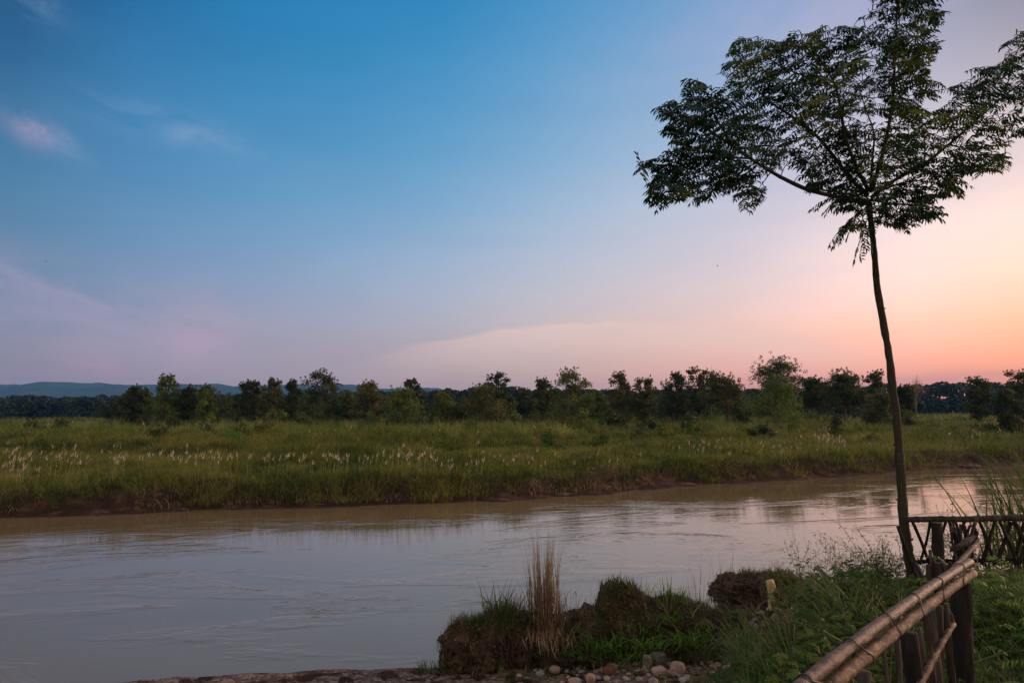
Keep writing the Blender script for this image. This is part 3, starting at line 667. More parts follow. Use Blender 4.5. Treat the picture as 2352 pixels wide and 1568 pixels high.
# ------------------------------------------------------------------ hero tree
HD=8.2
def T(cx,cy,off=0): return P(1411.2+cx*.4,cy*.4,HD+off)
tp=[(2104,1350),(2089,1284),(2083,1248),(2075,1188),(2071,1117),(2066,1042),(2060,967),(2051,892),(2042,817),(2031,752),(2016,667),(2009,592),(2003,530),(1997,480),(1995,462)]
trunk=smoothpath([P(a,b,HD) for a,b in tp],60)
base=trunk[0].copy()
e=empty('slender_tree',base,'tall slender leaning tree with feathery drooping leaves, rising from the fence corner','tree')
wid=np.interp(np.linspace(0,1,60),[0,.05,.2,.45,.7,.9,1],[28,24,20.5,17.5,15,12.5,12.5])/2/1568*HD
mb=MB(); tube(mb,trunk,wid*(1+.07*np.sin(np.arange(60)*1.9)+.05*rng.normal(0,1,60)),12,True,wob=.13,seed=3)
for k in (6,9,13,17,22,28,32,36,40,44,50): # knots and old leaf scars
    a=rng.uniform(0,6.28); dv_=np.array([math.cos(a),math.sin(a)*.4,.25]); tube(mb,[trunk[k],trunk[k]+norm(dv_)*wid[k]*1.35],[wid[k]*.45,wid[k]*.2],6)
s_=P(2058,1146,HD-.03); tube(mb,[P(2068,1149,HD),s_],[.02,.008],5)
mb.build('trunk',M['hero_bark'],e,smooth=True,origin=base)
LIMBS=[
('A',[(1458,1170),(1300,1135),(1130,1095),(1000,1040),(900,985),(780,910),(680,840),(560,760),(430,680),(330,640)],-.9,.036),
('A2',[(780,910),(600,905),(430,915),(230,960)],-.9,.016),
('A3',[(680,840),(560,640),(480,520)],-1.1,.014),
('A4',[(900,985),(860,1040),(800,1120)],-.8,.009),
('A5',[(700,900),(500,1000),(300,1100)],-.6,.012),
('B',[(1455,1120),(1350,1020),(1260,900),(1160,780),(1050,690),(900,590),(780,470),(720,330)],.5,.034),
('B2',[(1160,780),(1010,800),(900,840)],.7,.014),
('B3',[(900,590),(780,600),(700,640)],.9,.012),
('C',[(1462,1100),(1390,960),(1330,800),(1300,640),(1270,500),(1200,370),(1120,260)],-.3,.03),
('C2',[(1270,500),(1100,440),(950,380),(860,310)],-.5,.014),
('C3',[(1200,370),(1240,250),(1290,180)],-.2,.01),
('D',[(1470,1100),(1482,900),(1490,760),(1440,620),(1400,480)],.8,.022),
('E',[(1476,1090),(1530,920),(1572,740),(1600,560),(1612,300),(1622,80),(1630,-150)],0,.034),
('E2',[(1600,560),(1700,500),(1800,520)],.3,.012),
('E3',[(1612,300),(1720,230),(1820,180)],-.3,.012),
('E4',[(1612,330),(1520,220),(1440,150)],.3,.012),
('E5',[(1620,60),(1740,0),(1840,-80)],.2,.01),
('F',[(1480,1130),(1600,1040),(1780,940),(1920,830),(2080,690),(2230,560),(2400,430)],.5,.032),
('F2',[(2230,560),(2290,380),(2330,230)],.6,.014),
('F3',[(1920,830),(2080,870),(2220,900)],.3,.012),
('F4',[(2080,690),(2040,560),(2050,440)],.8,.012),
('F5',[(1780,940),(1780,780),(1760,680)],.1,.012),
('G',[(1478,1150),(1600,1170),(1760,1180),(1860,1200)],-.5,.018),
('G2',[(1490,1110),(1700,1040),(1900,1060)],-.4,.016),
('H',[(1460,1180),(1390,1240),(1320,1310)],-.2,.006),
('H2',[(1460,1150),(1350,1140),(1250,1165)],-.4,.007),
('H3',[(1466,1200),(1440,1300),(1415,1370)],-.3,.006),
]
nodes=[]; bmb=MB(); off0={}
for nm,pp,dep,r in LIMBS:
    sub=len(nm)>1
    if not sub:
        offs=np.linspace(0,1,len(pp))**.8*dep*1.6
    else:
        # start from the nearest node already placed
        s0=np.array(pp[0]); j=min(range(len(nodes)),key=lambda i:(nodes[i][1][0]-s0[0])**2+(nodes[i][1][1]-s0[1])**2) if nm[0] in off0 else None
        o0=nodes[j][2] if j is not None else 0.0
        offs=o0+np.linspace(0,1,len(pp))*(dep*.7)
    off0[nm[0]]=1
    path=smoothpath([T(a,b,o) for (a,b),o in zip(pp,offs)],max(8,len(pp)*4)); 
    pc=smoothpath([(a,b,o) for (a,b),o in zip(pp,offs)],len(path))
    tube(bmb,path,np.linspace(r,r*.3,len(path))*(.8 if not sub else .8),8,True,wob=.1)
    for k in range(len(path)):
        if k>(2 if sub else len(path)*.28): nodes.append((path[k],(pc[k][0],pc[k][1]),pc[k][2]))
bmb.build('branch',M['hero_bark'],e,smooth=True,origin=base)
SIL=np.array([(120,985),(160,930),(300,890),(290,850),(340,850),(360,780),(270,750),(350,700),(230,630),(280,590),(390,560),(400,510),(455,445),(500,460),(530,520),(600,490),(660,520),(640,470),(580,430),(670,340),(665,270),(700,215),(800,210),(900,225),(960,235),(1050,190),(1140,190),(1200,145),(1310,145),(1350,180),(1390,110),(1430,90),(1470,0),(1480,-200),(1820,-200),(1850,10),(1915,130),(1850,150),(1870,250),(1830,330),(1780,400),(1790,450),(1840,460),(1860,520),(1850,565),(1780,550),(1720,600),(1760,620),(1840,640),(1900,600),(1960,560),(1910,510),(1960,480),(2030,460),(2050,370),(2130,390),(2200,370),(2260,300),(2210,260),(2290,200),(2340,170),(2500,150),(2600,500),(2500,750),(2350,780),(2290,800),(2270,840),(2200,850),(2280,890),(2280,930),(2200,980),(2150,960),(2110,1015),(2060,990),(2000,1000),(1990,1120),(1900,1130),(1850,1150),(1890,1210),(1880,1230),(1800,1250),(1720,1280),(1640,1300),(1540,1310),(1500,1290),(1470,1240),(1410,1400),(1400,1320),(1370,1310),(1300,1335),(1350,1250),(1400,1200),(1240,1185),(1230,1150),(1330,1115),(1270,1120),(1130,1080),(1070,1030),(1080,970),(1000,960),(1010,910),(960,900),(940,960),(890,990),(830,1000),(870,1080),(880,1120),(850,1160),(800,1200),(730,1190),(720,1120),(670,1080),(550,1110),(480,1175),(450,1110),(400,1160),(340,1195),(220,1155),(165,1115),(200,1040),(230,990),(130,990)],float)
def inside(x,y):
    c=False; j=len(SIL)-1
    for i in range(len(SIL)):
        xi,yi=SIL[i]; xj,yj=SIL[j]
        if (yi>y)!=(yj>y) and x<(xj-xi)*(y-yi)/(yj-yi)+xi: c=not c
        j=i
    return c
RI=np.linalg.inv(RM)
def toC(p):
    q=RI@(np.asarray(p)-np.array([0,0,CAMZ])); px=1176+1568*q[0]/-q[2]; py=784-1568*q[1]/-q[2]
    return (px-1411.2)/.4, py/.4
crown_mb=MB(); tw=MB()
def frond(mb,rmb,p0,d,L,npair,leafL,droopk=.55,rnd=.5,check=None,wide=.31):
    """pinnate leaf: a drooping rachis with pairs of pointed leaflets"""
    d=norm(d); pts=[]; p=np.array(p0,float); v=d.copy(); n=npair+2
    for k in range(n):
        pts.append(p.copy()); v=norm(v+np.array([0,0,-droopk/n*1.6])); p=p+v*L/n
    pts=np.array(pts)
    if check is not None:
        for q in (pts[int(n*.72)],pts[n//2]):
            cx,cy=toC(q)
            if not inside(cx,cy): return False
    tube(rmb,pts,np.linspace(.0035,.0015,n),3,False)
    tan=np.gradient(pts,axis=0); V=[];Q=[];k0=0
    side=norm(np.cross(d,[0,0,1.])+rng.normal(0,.15,3))
    for k in range(1,n):
        for s in ((1,-1) if k<n-1 else (1,-1,0)):
            tn=norm(tan[k]); 
            dirv=norm(side*s*1.0+tn*(.55 if s else 1.4)+np.array([0,0,-.45])+rng.normal(0,.13,3))
            l=leafL*(.75+.35*math.sin(math.pi*k/n))*rng.uniform(.85,1.15)
            nn=norm(np.cross(dirv,tn)+rng.normal(0,.35,3)); bw=norm(np.cross(nn,dirv))*l*wide*.5
            a=pts[k]; tipp=a+dirv*l+np.array([0,0,-l*.22]); m1=a+dirv*l*.35; m2=a+dirv*l*.7+np.array([0,0,-l*.06])
            V+=[a,m1+bw,m1-bw,m2+bw*.75,m2-bw*.75,tipp]; Q.append(k0); k0+=6
    Q=np.array(Q)[:,None]
    mb.add(V,Q+np.array([[1,2,4,3]]),np.concatenate([Q+np.array([[0,2,1]]),Q+np.array([[3,4,5]])]),rnd=np.clip(rnd+rng.normal(0,.1,1),0,1)[0],tip=.5)
    return True
cand=[]
grid_={}
for _ in range(60000):
    if len(cand)>=1500: break
    x=rng.uniform(110,2560); y=rng.uniform(-190,1390)
    if not(inside(x,y) and vn(x*.005+.15*y*.01,y*.022,55)>.25): continue
    gk=(int(x//28),int(y//28))
    if any((x-a)**2+(y-b)**2<27**2 for i in (-1,0,1) for j in (-1,0,1) for (a,b) in grid_.get((gk[0]+i,gk[1]+j),())): continue
    grid_.setdefault(gk,[]).append((x,y)); cand.append((x,y))
NP=np.array([n[0] for n in nodes]); NC=np.array([n[1] for n in nodes]); NO=np.array([n[2] for n in nodes])
order=sorted(cand,key=lambda c:np.min((NC[:,0]-c[0])**2+(NC[:,1]-c[1])**2))
nf=0
for (x,y) in order:
    d2=(NC[:,0]-x)**2+(NC[:,1]-y)**2; j=int(np.argmin(d2+rng.uniform(0,1500,len(d2))))
    off=NO[j]+rng.normal(0,.32); dist=math.sqrt(d2[j])
    p0=NP[j]; p1=T(x,y,off)
    if dist>15:
        path=smoothpath([p0,(p0+p1)/2+np.array([0,0,.05*dist/100])+rng.normal(0,.02,3),p1],5)
        tube(tw,path,np.linspace(.007,.0035,5),4,False)
        NP=np.vstack([NP,path[2],p1]); NC=np.vstack([NC,[(NC[j][0]+x)/2,(NC[j][1]+y)/2],[x,y]]); NO=np.append(NO,[(NO[j]+off)/2,off])
    out=norm(p1-p0) if dist>5 else norm(rng.normal(0,1,3))
    sd=np.array([np.sign(x-1480)*.5,0,.15]) 
    clr=np.clip(.42+.9*(vn(x*.006,y*.006,91)-.5)+rng.normal(0,.12),0,1)
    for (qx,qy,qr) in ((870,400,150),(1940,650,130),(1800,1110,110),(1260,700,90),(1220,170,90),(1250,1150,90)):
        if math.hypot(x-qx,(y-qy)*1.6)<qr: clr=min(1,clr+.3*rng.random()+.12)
    want=int(rng.integers(1,3)); got=0
    for _ in range(want*3):
        dv_=norm(out*[1,1,.6]*.9+sd+rng.normal(0,.6,3)*[1,1,.3]+np.array([0,0,.22]))
        if frond(crown_mb,tw,p1,dv_,rng.uniform(.24,.42),int(rng.integers(5,8)),rng.uniform(.06,.085),rnd=clr,check=True,droopk=rng.uniform(.3,.7)): got+=1; nf+=1
        if got>=want: break
for (x,y,dx,dz) in [(1300,1310,-1,-.7),(1415,1370,-.3,-1),(1250,1165,-1,-.2),(1320,1290,-.8,-.8),(1440,1290,.3,-1),(1290,1150,-1,-.35),(1370,1250,-.7,-.7),(1350,1130,-1,-.25)]:
    p=T(x+60*-dx,y-90*.5,-.25)
    for _ in range(2): frond(crown_mb,tw,p,np.array([dx,rng.normal(0,.2),dz])+rng.normal(0,.15,3),.42,9,.07,rnd=.6)
cro=crown_mb.build('crown',M['leaf_hero'],e,origin=base)
tw.v=[a for a in tw.v]; tw.build('twigs',M['hero_bark'],e,origin=base)
print('fronds',nf)

# ------------------------------------------------------------------ near bank: clods
def lump(mb,c,r,seed,n=64,amp=.42,power=3.4,flatbottom=True):
    u=np.linspace(0,2*math.pi,n*2,endpoint=False); v=np.linspace(-math.pi/2,math.pi/2,n)
    U,Vv=np.meshgrid(u,v); cu,su,cv,sv=np.cos(U),np.sin(U),np.cos(Vv),np.sin(Vv)
    d=np.stack([cv*cu,cv*su,sv],-1).reshape(-1,3)
    k=(np.abs(d)**power).sum(1)**(-1/power)
    p=d*k[:,None]
    nz=(n3(p*1.6+seed*3.1,seed,3)-.45)*amp*2+(n3(p*5+seed,seed+9,3)-.45)*amp*1.3+(n3(p*13+seed,seed+19,3)-.45)*amp*.75
    p=(p+d*nz[:,None])*np.asarray(r)+np.asarray(c)
    m=n*2; ii=np.arange((n-1)*m); nxt=np.where((ii+1)%m==0,ii+1-m,ii+1)
    mb.add(p,np.stack([ii,nxt,nxt+m,ii+m],1)); return p
def fringe(mb,pts,n,L=(.1,.4),w=.008,down=True):
    pick=pts[rng.integers(0,len(pts),n)]+rng.normal(0,.015,(n,3)); a=rng.uniform(0,6.28,n)
    l=rng.uniform(*L,n)
    if down: blades(mb,pick,-l,l*rng.uniform(.05,.35,n),a,w,S=3,droop=0)
    else: blades(mb,pick,l,l*rng.uniform(.1,.7,n),a,w,S=3,droop=.5*rng.random(n))
def clod(name,label,lumps,seed,nroot=500):
    mb=MB(); allp=[]
    for i,(c,r) in enumerate(lumps): allp.append(lump(mb,c,r,seed+i*3,96,.5))
    allp=np.concatenate(allp); o0=np.array(lumps[0][0]); o0[2]=0
    e=empty(name,o0,label,'earth clod','broken clods of riverbank earth')
    mb.build('soil',M['soil'],e,smooth=True,origin=o0)
    zt=allp[:,2].max(); zb=max(.12,allp[:,2].min()); sel=allp[(allp[:,2]>zb+(zt-zb)*.3)]
    rt=MB(); fringe(rt,sel,nroot*3,(.06,.34),.011); fringe(rt,sel,nroot*2,(.03,.14),.011,down=False)
    rt.build('roots',M['root'],e,origin=o0)
    return allp
def X(px,d): return (px-1176)/1568*d*1.03
c1=clod('earth_clod','leftmost matted clod of bank earth standing at the water edge, hung with roots',
 [((X(1100,12.05),12.25,.4),(.62,.5,.5)),((X(1160,12.2),12.45,.5),(.45,.5,.48))],3,900)
c2=clod('earth_clod','low saddle of dark earth beneath the tall dry grass tussock',
 [((X(1235,12.3),12.5,.38),(.65,.5,.45)),((X(1320,12.6),12.6,.42),(.55,.4,.42))],11,500)
c3=clod('earth_clod','tall peaked clod of dark earth in the middle with grass on its shoulder',
 [((X(1410,12.9),12.9,.72),(.44,.45,.56)),((X(1380,12.8),12.75,.45),(.6,.5,.5)),((X(1500,12.9),12.85,.52),(.75,.55,.5)),((X(1570,13),12.95,.45),(.5,.5,.45))],21,900)
c4=clod('earth_clod','long flat topped overhanging clod of roots and soil left of the yellow stump',
 [((X(1690,14),14.1,.92),(.66,.45,.27)),((X(1760,14),14.2,.9),(.5,.45,.29))],33,700)
c5=clod('earth_clod','dark earth bank studded with pebbles under the yellow stump',
 [((X(1740,13.6),13.6,.35),(.95,.6,.42)),((X(1810,12.6),13.3,.65),(.55,.6,.62)),((X(1650,13.3),13.2,.2),(.6,.5,.4))],41,500)
for nm_,cc,n_,lab,x0,x1 in (('a',c1,700,'yellow green creeper with small leaves spreading over the leftmost clod',-1.2,.05),('b',c3,900,'low leafy creeper on the face of the middle clod',1.2,3.4)):
    f=cc[(cc[:,1]<12.75)&(cc[:,2]>.15)&(cc[:,0]>x0)&(cc[:,0]<x1)]; f=f[fbm(f[:,0]*2.5,f[:,2]*2.5,15)>.47]
    pk=f[rng.integers(0,len(f),n_)]+rng.normal(0,.02,(n_,3)); pk[:,1]-=.03; mb=MB(); leafquads(mb,pk,rng.uniform(.025,.055,n_),nrm=np.tile([0,-.6,.6],(n_,1)),flat=.5,aspect=.6)
    tag(mb.build('creeper',M['leaf_yellow']),lab,'creeper')
# ------------------------------------------------------------------ stones
def stone(name,label,px,py,wpx,hpx,mat,seed,grp,dep=None,z=.3):
    py-=2
    p=G(px,py,z); 
    for _ in range(4): p=G(px,py,float(H(p[0],p[1]))+.02)
    k=math.hypot(p[1],p[2]-CAMZ)/1568; r=(wpx*k*.41,wpx*k*.36,hpx*k*.41)
    mb=MB(); lump(mb,(0,0,r[2]*.75),r,seed,18,.24,2.9); o=mb.build(name,mat,smooth=True); o.location=(float(p[0]),float(p[1]),float(H(p[0],p[1]))-.01); o.rotation_euler=(0,0,rng.uniform(-.4,.4)); tag(o,label,'stone',grp); return o
gs='larger stones on the gravel beach'
stone('stone','large grey angular stone at the back of the small heap',1512,1517,40,30,M['stone_grey'],1,gs)
stone('stone','upright pinkish white stone left of the large grey one',1487,1528,24,33,M['stone'],2,gs)
stone('stone','long pink stone lying in front of the large grey one',1514,1546,38,22,M['stone_pink'],3,gs)
stone('stone','round orange pink striped stone at the right of the heap',1556,1543,36,32,M['stone_pink'],4,gs)
stone('stone','tiny pale stone between the grey and the striped stones',1538,1527,14,12,M['stone'],5,gs)
stone('stone','pale pebble behind the heap of stones',1492,1505,12,9,M['stone'],6,gs)
stone('stone','pointed pink stone at the bottom edge of the picture',1356,1565,24,26,M['stone_pink'],7,gs)
stone('stone','brown squarish stone beside dry stalks',1275,1541,26,18,M['stone_pink'],8,gs)
stone('stone','flat grey stone near the brown squarish one',1240,1548,22,12,M['stone_grey'],9,gs)
stone('stone','dark red stone half buried left of the heap',1400,1545,34,22,surfmat('red_stone',[(.1,.035,.025),(.16,.06,.04)],5),10,gs)
stone('stone','white stone at the foot of the pebbled earth bank',1812,1443,22,18,M['stone'],11,gs)
stone('stone','white stone by itself in the grass below the pebbled bank',1760,1483,20,12,M['stone'],12,gs)
stone('stone','mossy flat stone in the grass above the stone heap',1690,1518,24,12,M['stone_grey'],13,gs)
stone('stone','broad pale stone at the right end of the gravel',1500,1566,26,14,M['stone'],14,gs)
stone('stone','brown flat stone on the bottom edge by the pointed pink one',1320,1566,34,14,M['stone_pink'],15,gs)
for i,(px,py,w_,h_,lb) in enumerate([(212,1170,78,15,'largest pinkish slab of mud at the far waterline, near the left edge'),(400,1167,46,8,'thin mud slab right of the largest one'),(720,1158,70,9,'long mud slab under the far bank below the left centre trees'),(610,1161,40,8,'short mud slab left of the long one'),(1272,1134,74,10,'reddish mud slab under the far bank above the dry tussock'),(1150,1146,50,8,'dark mud slab left of the reddish one'),(1568,1111,60,8,'pale mud shelf where the far bank starts to recede'),(1990,1084,70,7,'low mud shelf left of the leaning trunk'),(2230,1069,90,7,'long low mud shelf right of the leaning trunk')]):
    p=G(px,py+3,.05); k=p[1]/1568; mb=MB(); lump(mb,(0,0,0),(w_*k/2,w_*k/4,h_*k*.6),90+i,32,.75,2.6); o=mb.build('mud_slab',M['mud'],smooth=True); o.location=[float(p[0]),float(p[1])+w_*k/5,.02]; tag(o,lb,'mud slab','mud slabs along the far waterline')
protos=[]
for k in range(8):
    mb=MB(); lump(mb,(0,0,.012),(.05,.042,.024),60+k,10,.26,2.7); protos.append(mb.mesh('pebble',True)); protos[-1].materials.append([M['stone'],M['stone_grey'],M['stone_pink'],M['stone']][k%4])
cnt=0
for i in range(900):
    if cnt>=125: break
    px=rng.uniform(1190,1700); py=rng.uniform(1518,1575) if rng.random()<.75 else rng.uniform(1500,1560)
    if rng.random()<.18: px=rng.uniform(1720,1860); py=rng.uniform(1440,1500)
    p=G(px,py,.3)
    for _ in range(3): p=G(px,py,float(H(p[0],p[1]))+.01)
    if p[1]>13 or vn(p[0]*2,p[1]*2,8)<.32: continue
    o=bpy.data.objects.new('pebble',protos[int(rng.integers(8))]); C.objects.link(o); s=rng.uniform(.4,1.25)**1.3
    o.location=(p[0],p[1],float(H(p[0],p[1]))); o.rotation_euler=(rng.uniform(-.3,.3),rng.uniform(-.3,.3),rng.uniform(0,6.28)); o.scale=(s,s,s)
    tag(o,'small rounded pebble scattered on the gravel of the near shore','pebble','pebbles on the near gravel beach'); cnt+=1
# pebbles pressed into the earth bank
for i in range(46):
    px=rng.uniform(1728,1828); py=rng.uniform(1398,1440)
    o=bpy.data.objects.new('pebble',protos[[0,3,4,7][i%4]]); C.objects.link(o); best=None
    for d in np.arange(11.5,14.5,.02):
        q=P(px,py,d); dd=np.linalg.norm(c5-q,axis=1).min()
        if best is None or dd<best[0]: best=(dd,q)
        if dd<.035: break
    q=best[1]
    s=rng.uniform(.6,1.25); o.location=[float(a) for a in q]; o.rotation_euler=rng.uniform(-1.2,1.2,3); o.scale=(s,s,s)
    tag(o,'small white pebble stuck in the dark earth bank','pebble','white pebbles stuck in the earth bank')
# yellow stump
sb=P(1776,1402,13.0); st_=P(1767,1331,13.1); mb=MB()
tube(mb,smoothpath([sb,(sb+st_)/2+np.array([.03,0,0]),st_],8),np.array([.10,.095,.09,.088,.085,.085,.083,.075]),6,True,wob=.06,seed=5)
tag(mb.build('stump',M['yellowwood'],smooth=True),'broken yellow wooden stump standing on the dark earth bank','stump')

# ------------------------------------------------------------------ grasses on the near shore
def tussock(name,label,px,py,d,n,h,lean,spread,mat,w=.01,S=4,droop=.2,grp=None,cat='grass tussock',z=None,ratio=1.0):
    p=P(px,py,d); 
    mb=MB(); b=np.stack([rng.normal(0,spread,n),rng.normal(0,spread*.8,n),rng.uniform(-.05,.03,n)],1)
    a=np.arctan2(b[:,1],b[:,0])+rng.normal(0,.7,n)
    blades(mb,b,rng.uniform(*h,n),rng.uniform(*lean,n),a,w*rng.uniform(.6,1.2,n),S=S,droop=droop*rng.random(n))
    o=mb.build(name,mat); o.location=[float(q) for q in p]; tag(o,label,cat,grp); return o
e=empty('dry_grass_tussock',P(1248,1424,12.3),'tall upright tussock of dry tan stems standing over the water','grass tussock')
mb=MB(); n=170; b=np.stack([rng.normal(0,.115,n),rng.normal(0,.1,n),rng.uniform(-.15,.05,n)],1); a=np.arctan2(b[:,1],b[:,0])+rng.normal(0,.8,n)
hh=rng.uniform(.25,1.0,n)*1.75; hh[:8]=rng.uniform(1.85,2.15,8)
blades(mb,b,hh,rng.uniform(.02,.42,n)*hh/1.5,a,.013*rng.uniform(.7,1.3,n),S=5,droop=.06*rng.random(n)); mb.build('stems',M['dry_grass'],e)
mb=MB(); n=320; b=np.stack([rng.normal(.05,.17,n),rng.normal(-.05,.14,n),rng.uniform(-.1,.5,n)],1); a=rng.uniform(0,6.28,n)
blades(mb,b,rng.uniform(.15,.5,n),rng.uniform(.08,.35,n),a,.012,S=4,droop=1.5*rng.random(n)); 
blades(mb,np.stack([rng.normal(.05,.2,160),rng.normal(-.35,.12,160),rng.uniform(-.15,.0,160)],1),-rng.uniform(.1,.35,160),rng.uniform(.1,.3,160),rng.normal(-1.2,.8,160),.012,S=3)
mb.build('dead_leaves',M['dry_grass'],e)
gt='grass tussocks on the broken bank'
tussock('grass_tussock','green and tan grass tussock on top of the leftmost earth clod',1150,1402,12.3,110,(.2,.72),(.1,.4),.16,M['grass_near'],.014,droop=.9,grp=gt)
tussock('grass_tussock','drooping fine stemmed grass between the left clod and the dry tussock',1208,1425,12.3,60,(.25,.85),(.15,.6),.1,M['grass_near'],.007,droop=.7,grp=gt)
tussock('grass_tussock','lone thin stalks bending left of the tall dry tussock',1222,1425,12.1,9,(.8,1.25),(.1,.6),.05,M['grass_near'],.008,droop=.3,grp=gt)
tussock('grass_tussock','thin stems right of the tall dry tussock',1310,1425,12.4,26,(.35,.95),(.05,.5),.25,M['grass_near'],.007,droop=.3,grp=gt)
tussock('grass_tussock','thin upright grass on the shoulder of the peaked clod',1460,1372,12.9,42,(.2,.7),(.1,.5),.18,M['grass_near'],.009,droop=.3,grp=gt)
tussock('grass_tussock','bright upright grass blades on the right shoulder of the middle clod',1545,1378,12.9,60,(.15,.5),(.05,.3),.2,M['grass_bright'],.016,droop=.4,grp=gt)
tussock('grass_tussock','tall thin bare stalks in the gap before the flat topped clod',1612,1395,13.2,12,(.6,1.25),(.05,.3),.15,M['herb'],.007,droop=.1,grp=gt)
tussock('grass_tussock','few thin stalks rising on the peaked clod',1388,1355,12.8,6,(.2,.4),(.1,.3),.08,M['herb'],.007,droop=.1,grp=gt)
tussock('grass_tussock','thin upright stalks on the flat topped clod',1650,1338,14,14,(.3,.95),(.05,.2),.2,M['herb'],.007,droop=.1,grp=gt)
tussock('grass_tussock','short dry stalks on the right end of the flat topped clod',1735,1335,14,18,(.1,.4),(.1,.4),.3,M['dry_grass'],.007,droop=.3,grp=gt)
tussock('grass_tussock','small reddish blade tuft on the left end of the leftmost clod',1050,1432,12,24,(.1,.4),(.05,.2),.1,M['dry_grass'],.01,droop=.4,grp=gt)
BR=[(1345,1490,'bright arching grass clump left of centre below the saddle'),(1395,1470,'bright fountain of grass in front of the peaked clod'),(1440,1500,'low bright grass in front of the dark mound'),(1470,1430,'bright grass standing on the face of the middle clod'),(1500,1470,'wide green grass clump above the stone heap'),(1540,1410,'upright bright grass blades high on the middle clod'),(1575,1460,'long bladed green clump right of the middle clod'),(1615,1480,'dark green grass where the mound meets the slope'),(1640,1440,'green grass below the flat topped clod'),(1690,1450,'green grass in front of the pebbled earth bank'),(1720,1410,'tall green blades hanging beside the pebbled bank'),(1310,1450,'green grass at the foot of the dry tussock'),(1290,1480,'dull grass tuft on the dark slope beneath the tussock')]
for px,py,lb in BR:
    d=12.05 if py>1440 else 12.45
    tussock('grass_tussock',lb,px,py+12,d-.05,int(rng.integers(45,80)),(.12,.42),(.12,.5),.2,M['grass_bright'] if 'right' in lb or rng.random()<.4 else M['grass_near'],.02,droop=1.1,grp='green clumps on the broken bank',cat='grass clump')
# short grass ground cover over beach edge, slope and bank top
mb=MB(); mdry=MB()
N=30000; x=rng.uniform(-1.6,9,N); y=rng.uniform(3,15.8,N); tn=Yn(x)-y; b=bankd(x,y)
dens=fbm(x*1.3,y*1.3,61,3)
slope=(b>-3.0)
ok=(tn>.25)&((slope&(dens>.22))|((y>11.75)&(dens>.40)&(rng.random(N)<.8))|(dens>.62))
x,y,b,dens=x[ok],y[ok],b[ok],dens[ok]; n=len(x)
K=3; X_=np.repeat(x,K)+rng.normal(0,.03,n*K); Y_=np.repeat(y,K)+rng.normal(0,.03,n*K); hh=np.repeat(.08+.3*dens+.12*sm(-2.5,0,b),K)*rng.uniform(.5,1.3,n*K)
pq=X_/Y_*1522+1176; hh=np.where((pq>1150)&(pq<1640)&(Y_<11.95),hh*.3,hh); hh=np.where((pq>1690)&(pq<1850)&(Y_>7.5),hh*.3,hh)
blades(mb,np.stack([X_,Y_,H(X_,Y_)-.02],1),hh,hh*rng.uniform(.2,.9,n*K),rng.uniform(0,6.28,n*K),.011*rng.uniform(.6,1.4,n*K),S=3,droop=.5*rng.random(n*K))
# tufts over the clods
for cc,m_ in ((c1,4500),(c2,2600),(c3,7000),(c4,1600),(c5,2600)):
    f=cc[(cc[:,2]>.25)]; pk=f[rng.integers(0,len(f),m_)]; pk=pk[fbm(pk[:,0]*3,pk[:,2]*3,5)>.42]; n_=len(pk)
    blades(mb,pk,rng.uniform(.06,.3,n_),rng.uniform(.04,.25,n_),rng.normal(-1.57,1.3,n_),.010,S=3,droop=.7*rng.random(n_))
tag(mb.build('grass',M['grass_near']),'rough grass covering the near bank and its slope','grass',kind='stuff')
mb=MB(); N=6000; x=rng.uniform(-1.6,6,N); y=rng.uniform(8,13.6,N); ok=(Yn(x)-y>.1)&(fbm(x*2,y*2,88,3)>.45); ok&=~((x/y*1522+1176<1640)&(y<11.8)&(rng.random(N)<.75)); x,y=x[ok],y[ok]; n=len(x)
blades(mb,np.stack([x,y,H(x,y)],1),rng.uniform(.03,.3,n),rng.uniform(.1,.4,n),rng.uniform(0,6.28,n),.008,S=3,droop=.9*rng.random(n))
for cc,m_ in ((c1,1500),(c2,900),(c3,2200),(c4,900),(c5,700)):
    f=cc[(cc[:,2]>.3)]; pk=f[rng.integers(0,len(f),m_)]; blades(mb,pk,rng.uniform(-.15,.25,m_),rng.uniform(.05,.3,m_),rng.normal(-1.57,1.5,m_),.008,S=3,droop=.9*rng.random(m_))
n=5200; x=rng.uniform(-34,46,n); s_=rng.random(n)**1.5*2.6-.1; y=Yf(x)+s_; k_=fbm(x*.3,y*.3,19,3)>.42; x,y=x[k_],y[k_]; n=len(x); a=rng.normal(-1.57,.8,n); h=rng.uniform(.2,.7,n)
blades(mb,np.stack([x,y,H(x,y)+.05],1),h,h*rng.uniform(.3,1,n),a,.03,S=3,droop=1.6*rng.random(n),side=rng.normal(0,.6,n))
tag(mb.build('dead_grass',M['dry_grass']),'strands of dead brown grass littering the near bank','dead grass',kind='stuff')

# ------------------------------------------------------------------ leafy plants
def sprig(mb,stm,p0,v,L,nl,leafL,wide=.3,rnd=.5,pairs=6,rach=.16,wob=.25):
    v=norm(v); pts=[np.array(p0,float)]
    for k in range(6): v=norm(v+rng.normal(0,.06,3)+np.array([0,0,-.03])); pts.append(pts[-1]+v*L/6)
    pts=np.array(pts); tube(stm,pts,np.linspace(.005,.002,7),4,False)
    for i in range(nl):
        f=.15+.85*(i+rng.random()*.6)/nl; q=pts[min(5,int(f*6))]*(1-(f*6)%1)+pts[min(6,int(f*6)+1)]*((f*6)%1)
        a=i*2.4+rng.normal(0,.3); dv_=np.array([math.cos(a),math.sin(a),.35])+v*.3
        frond(mb,stm,q,dv_,rach*(1.15-.5*f)*rng.uniform(.8,1.2),pairs,leafL,droopk=.7,rnd=np.clip(rnd+rng.normal(0,.15),0,1),wide=wide)
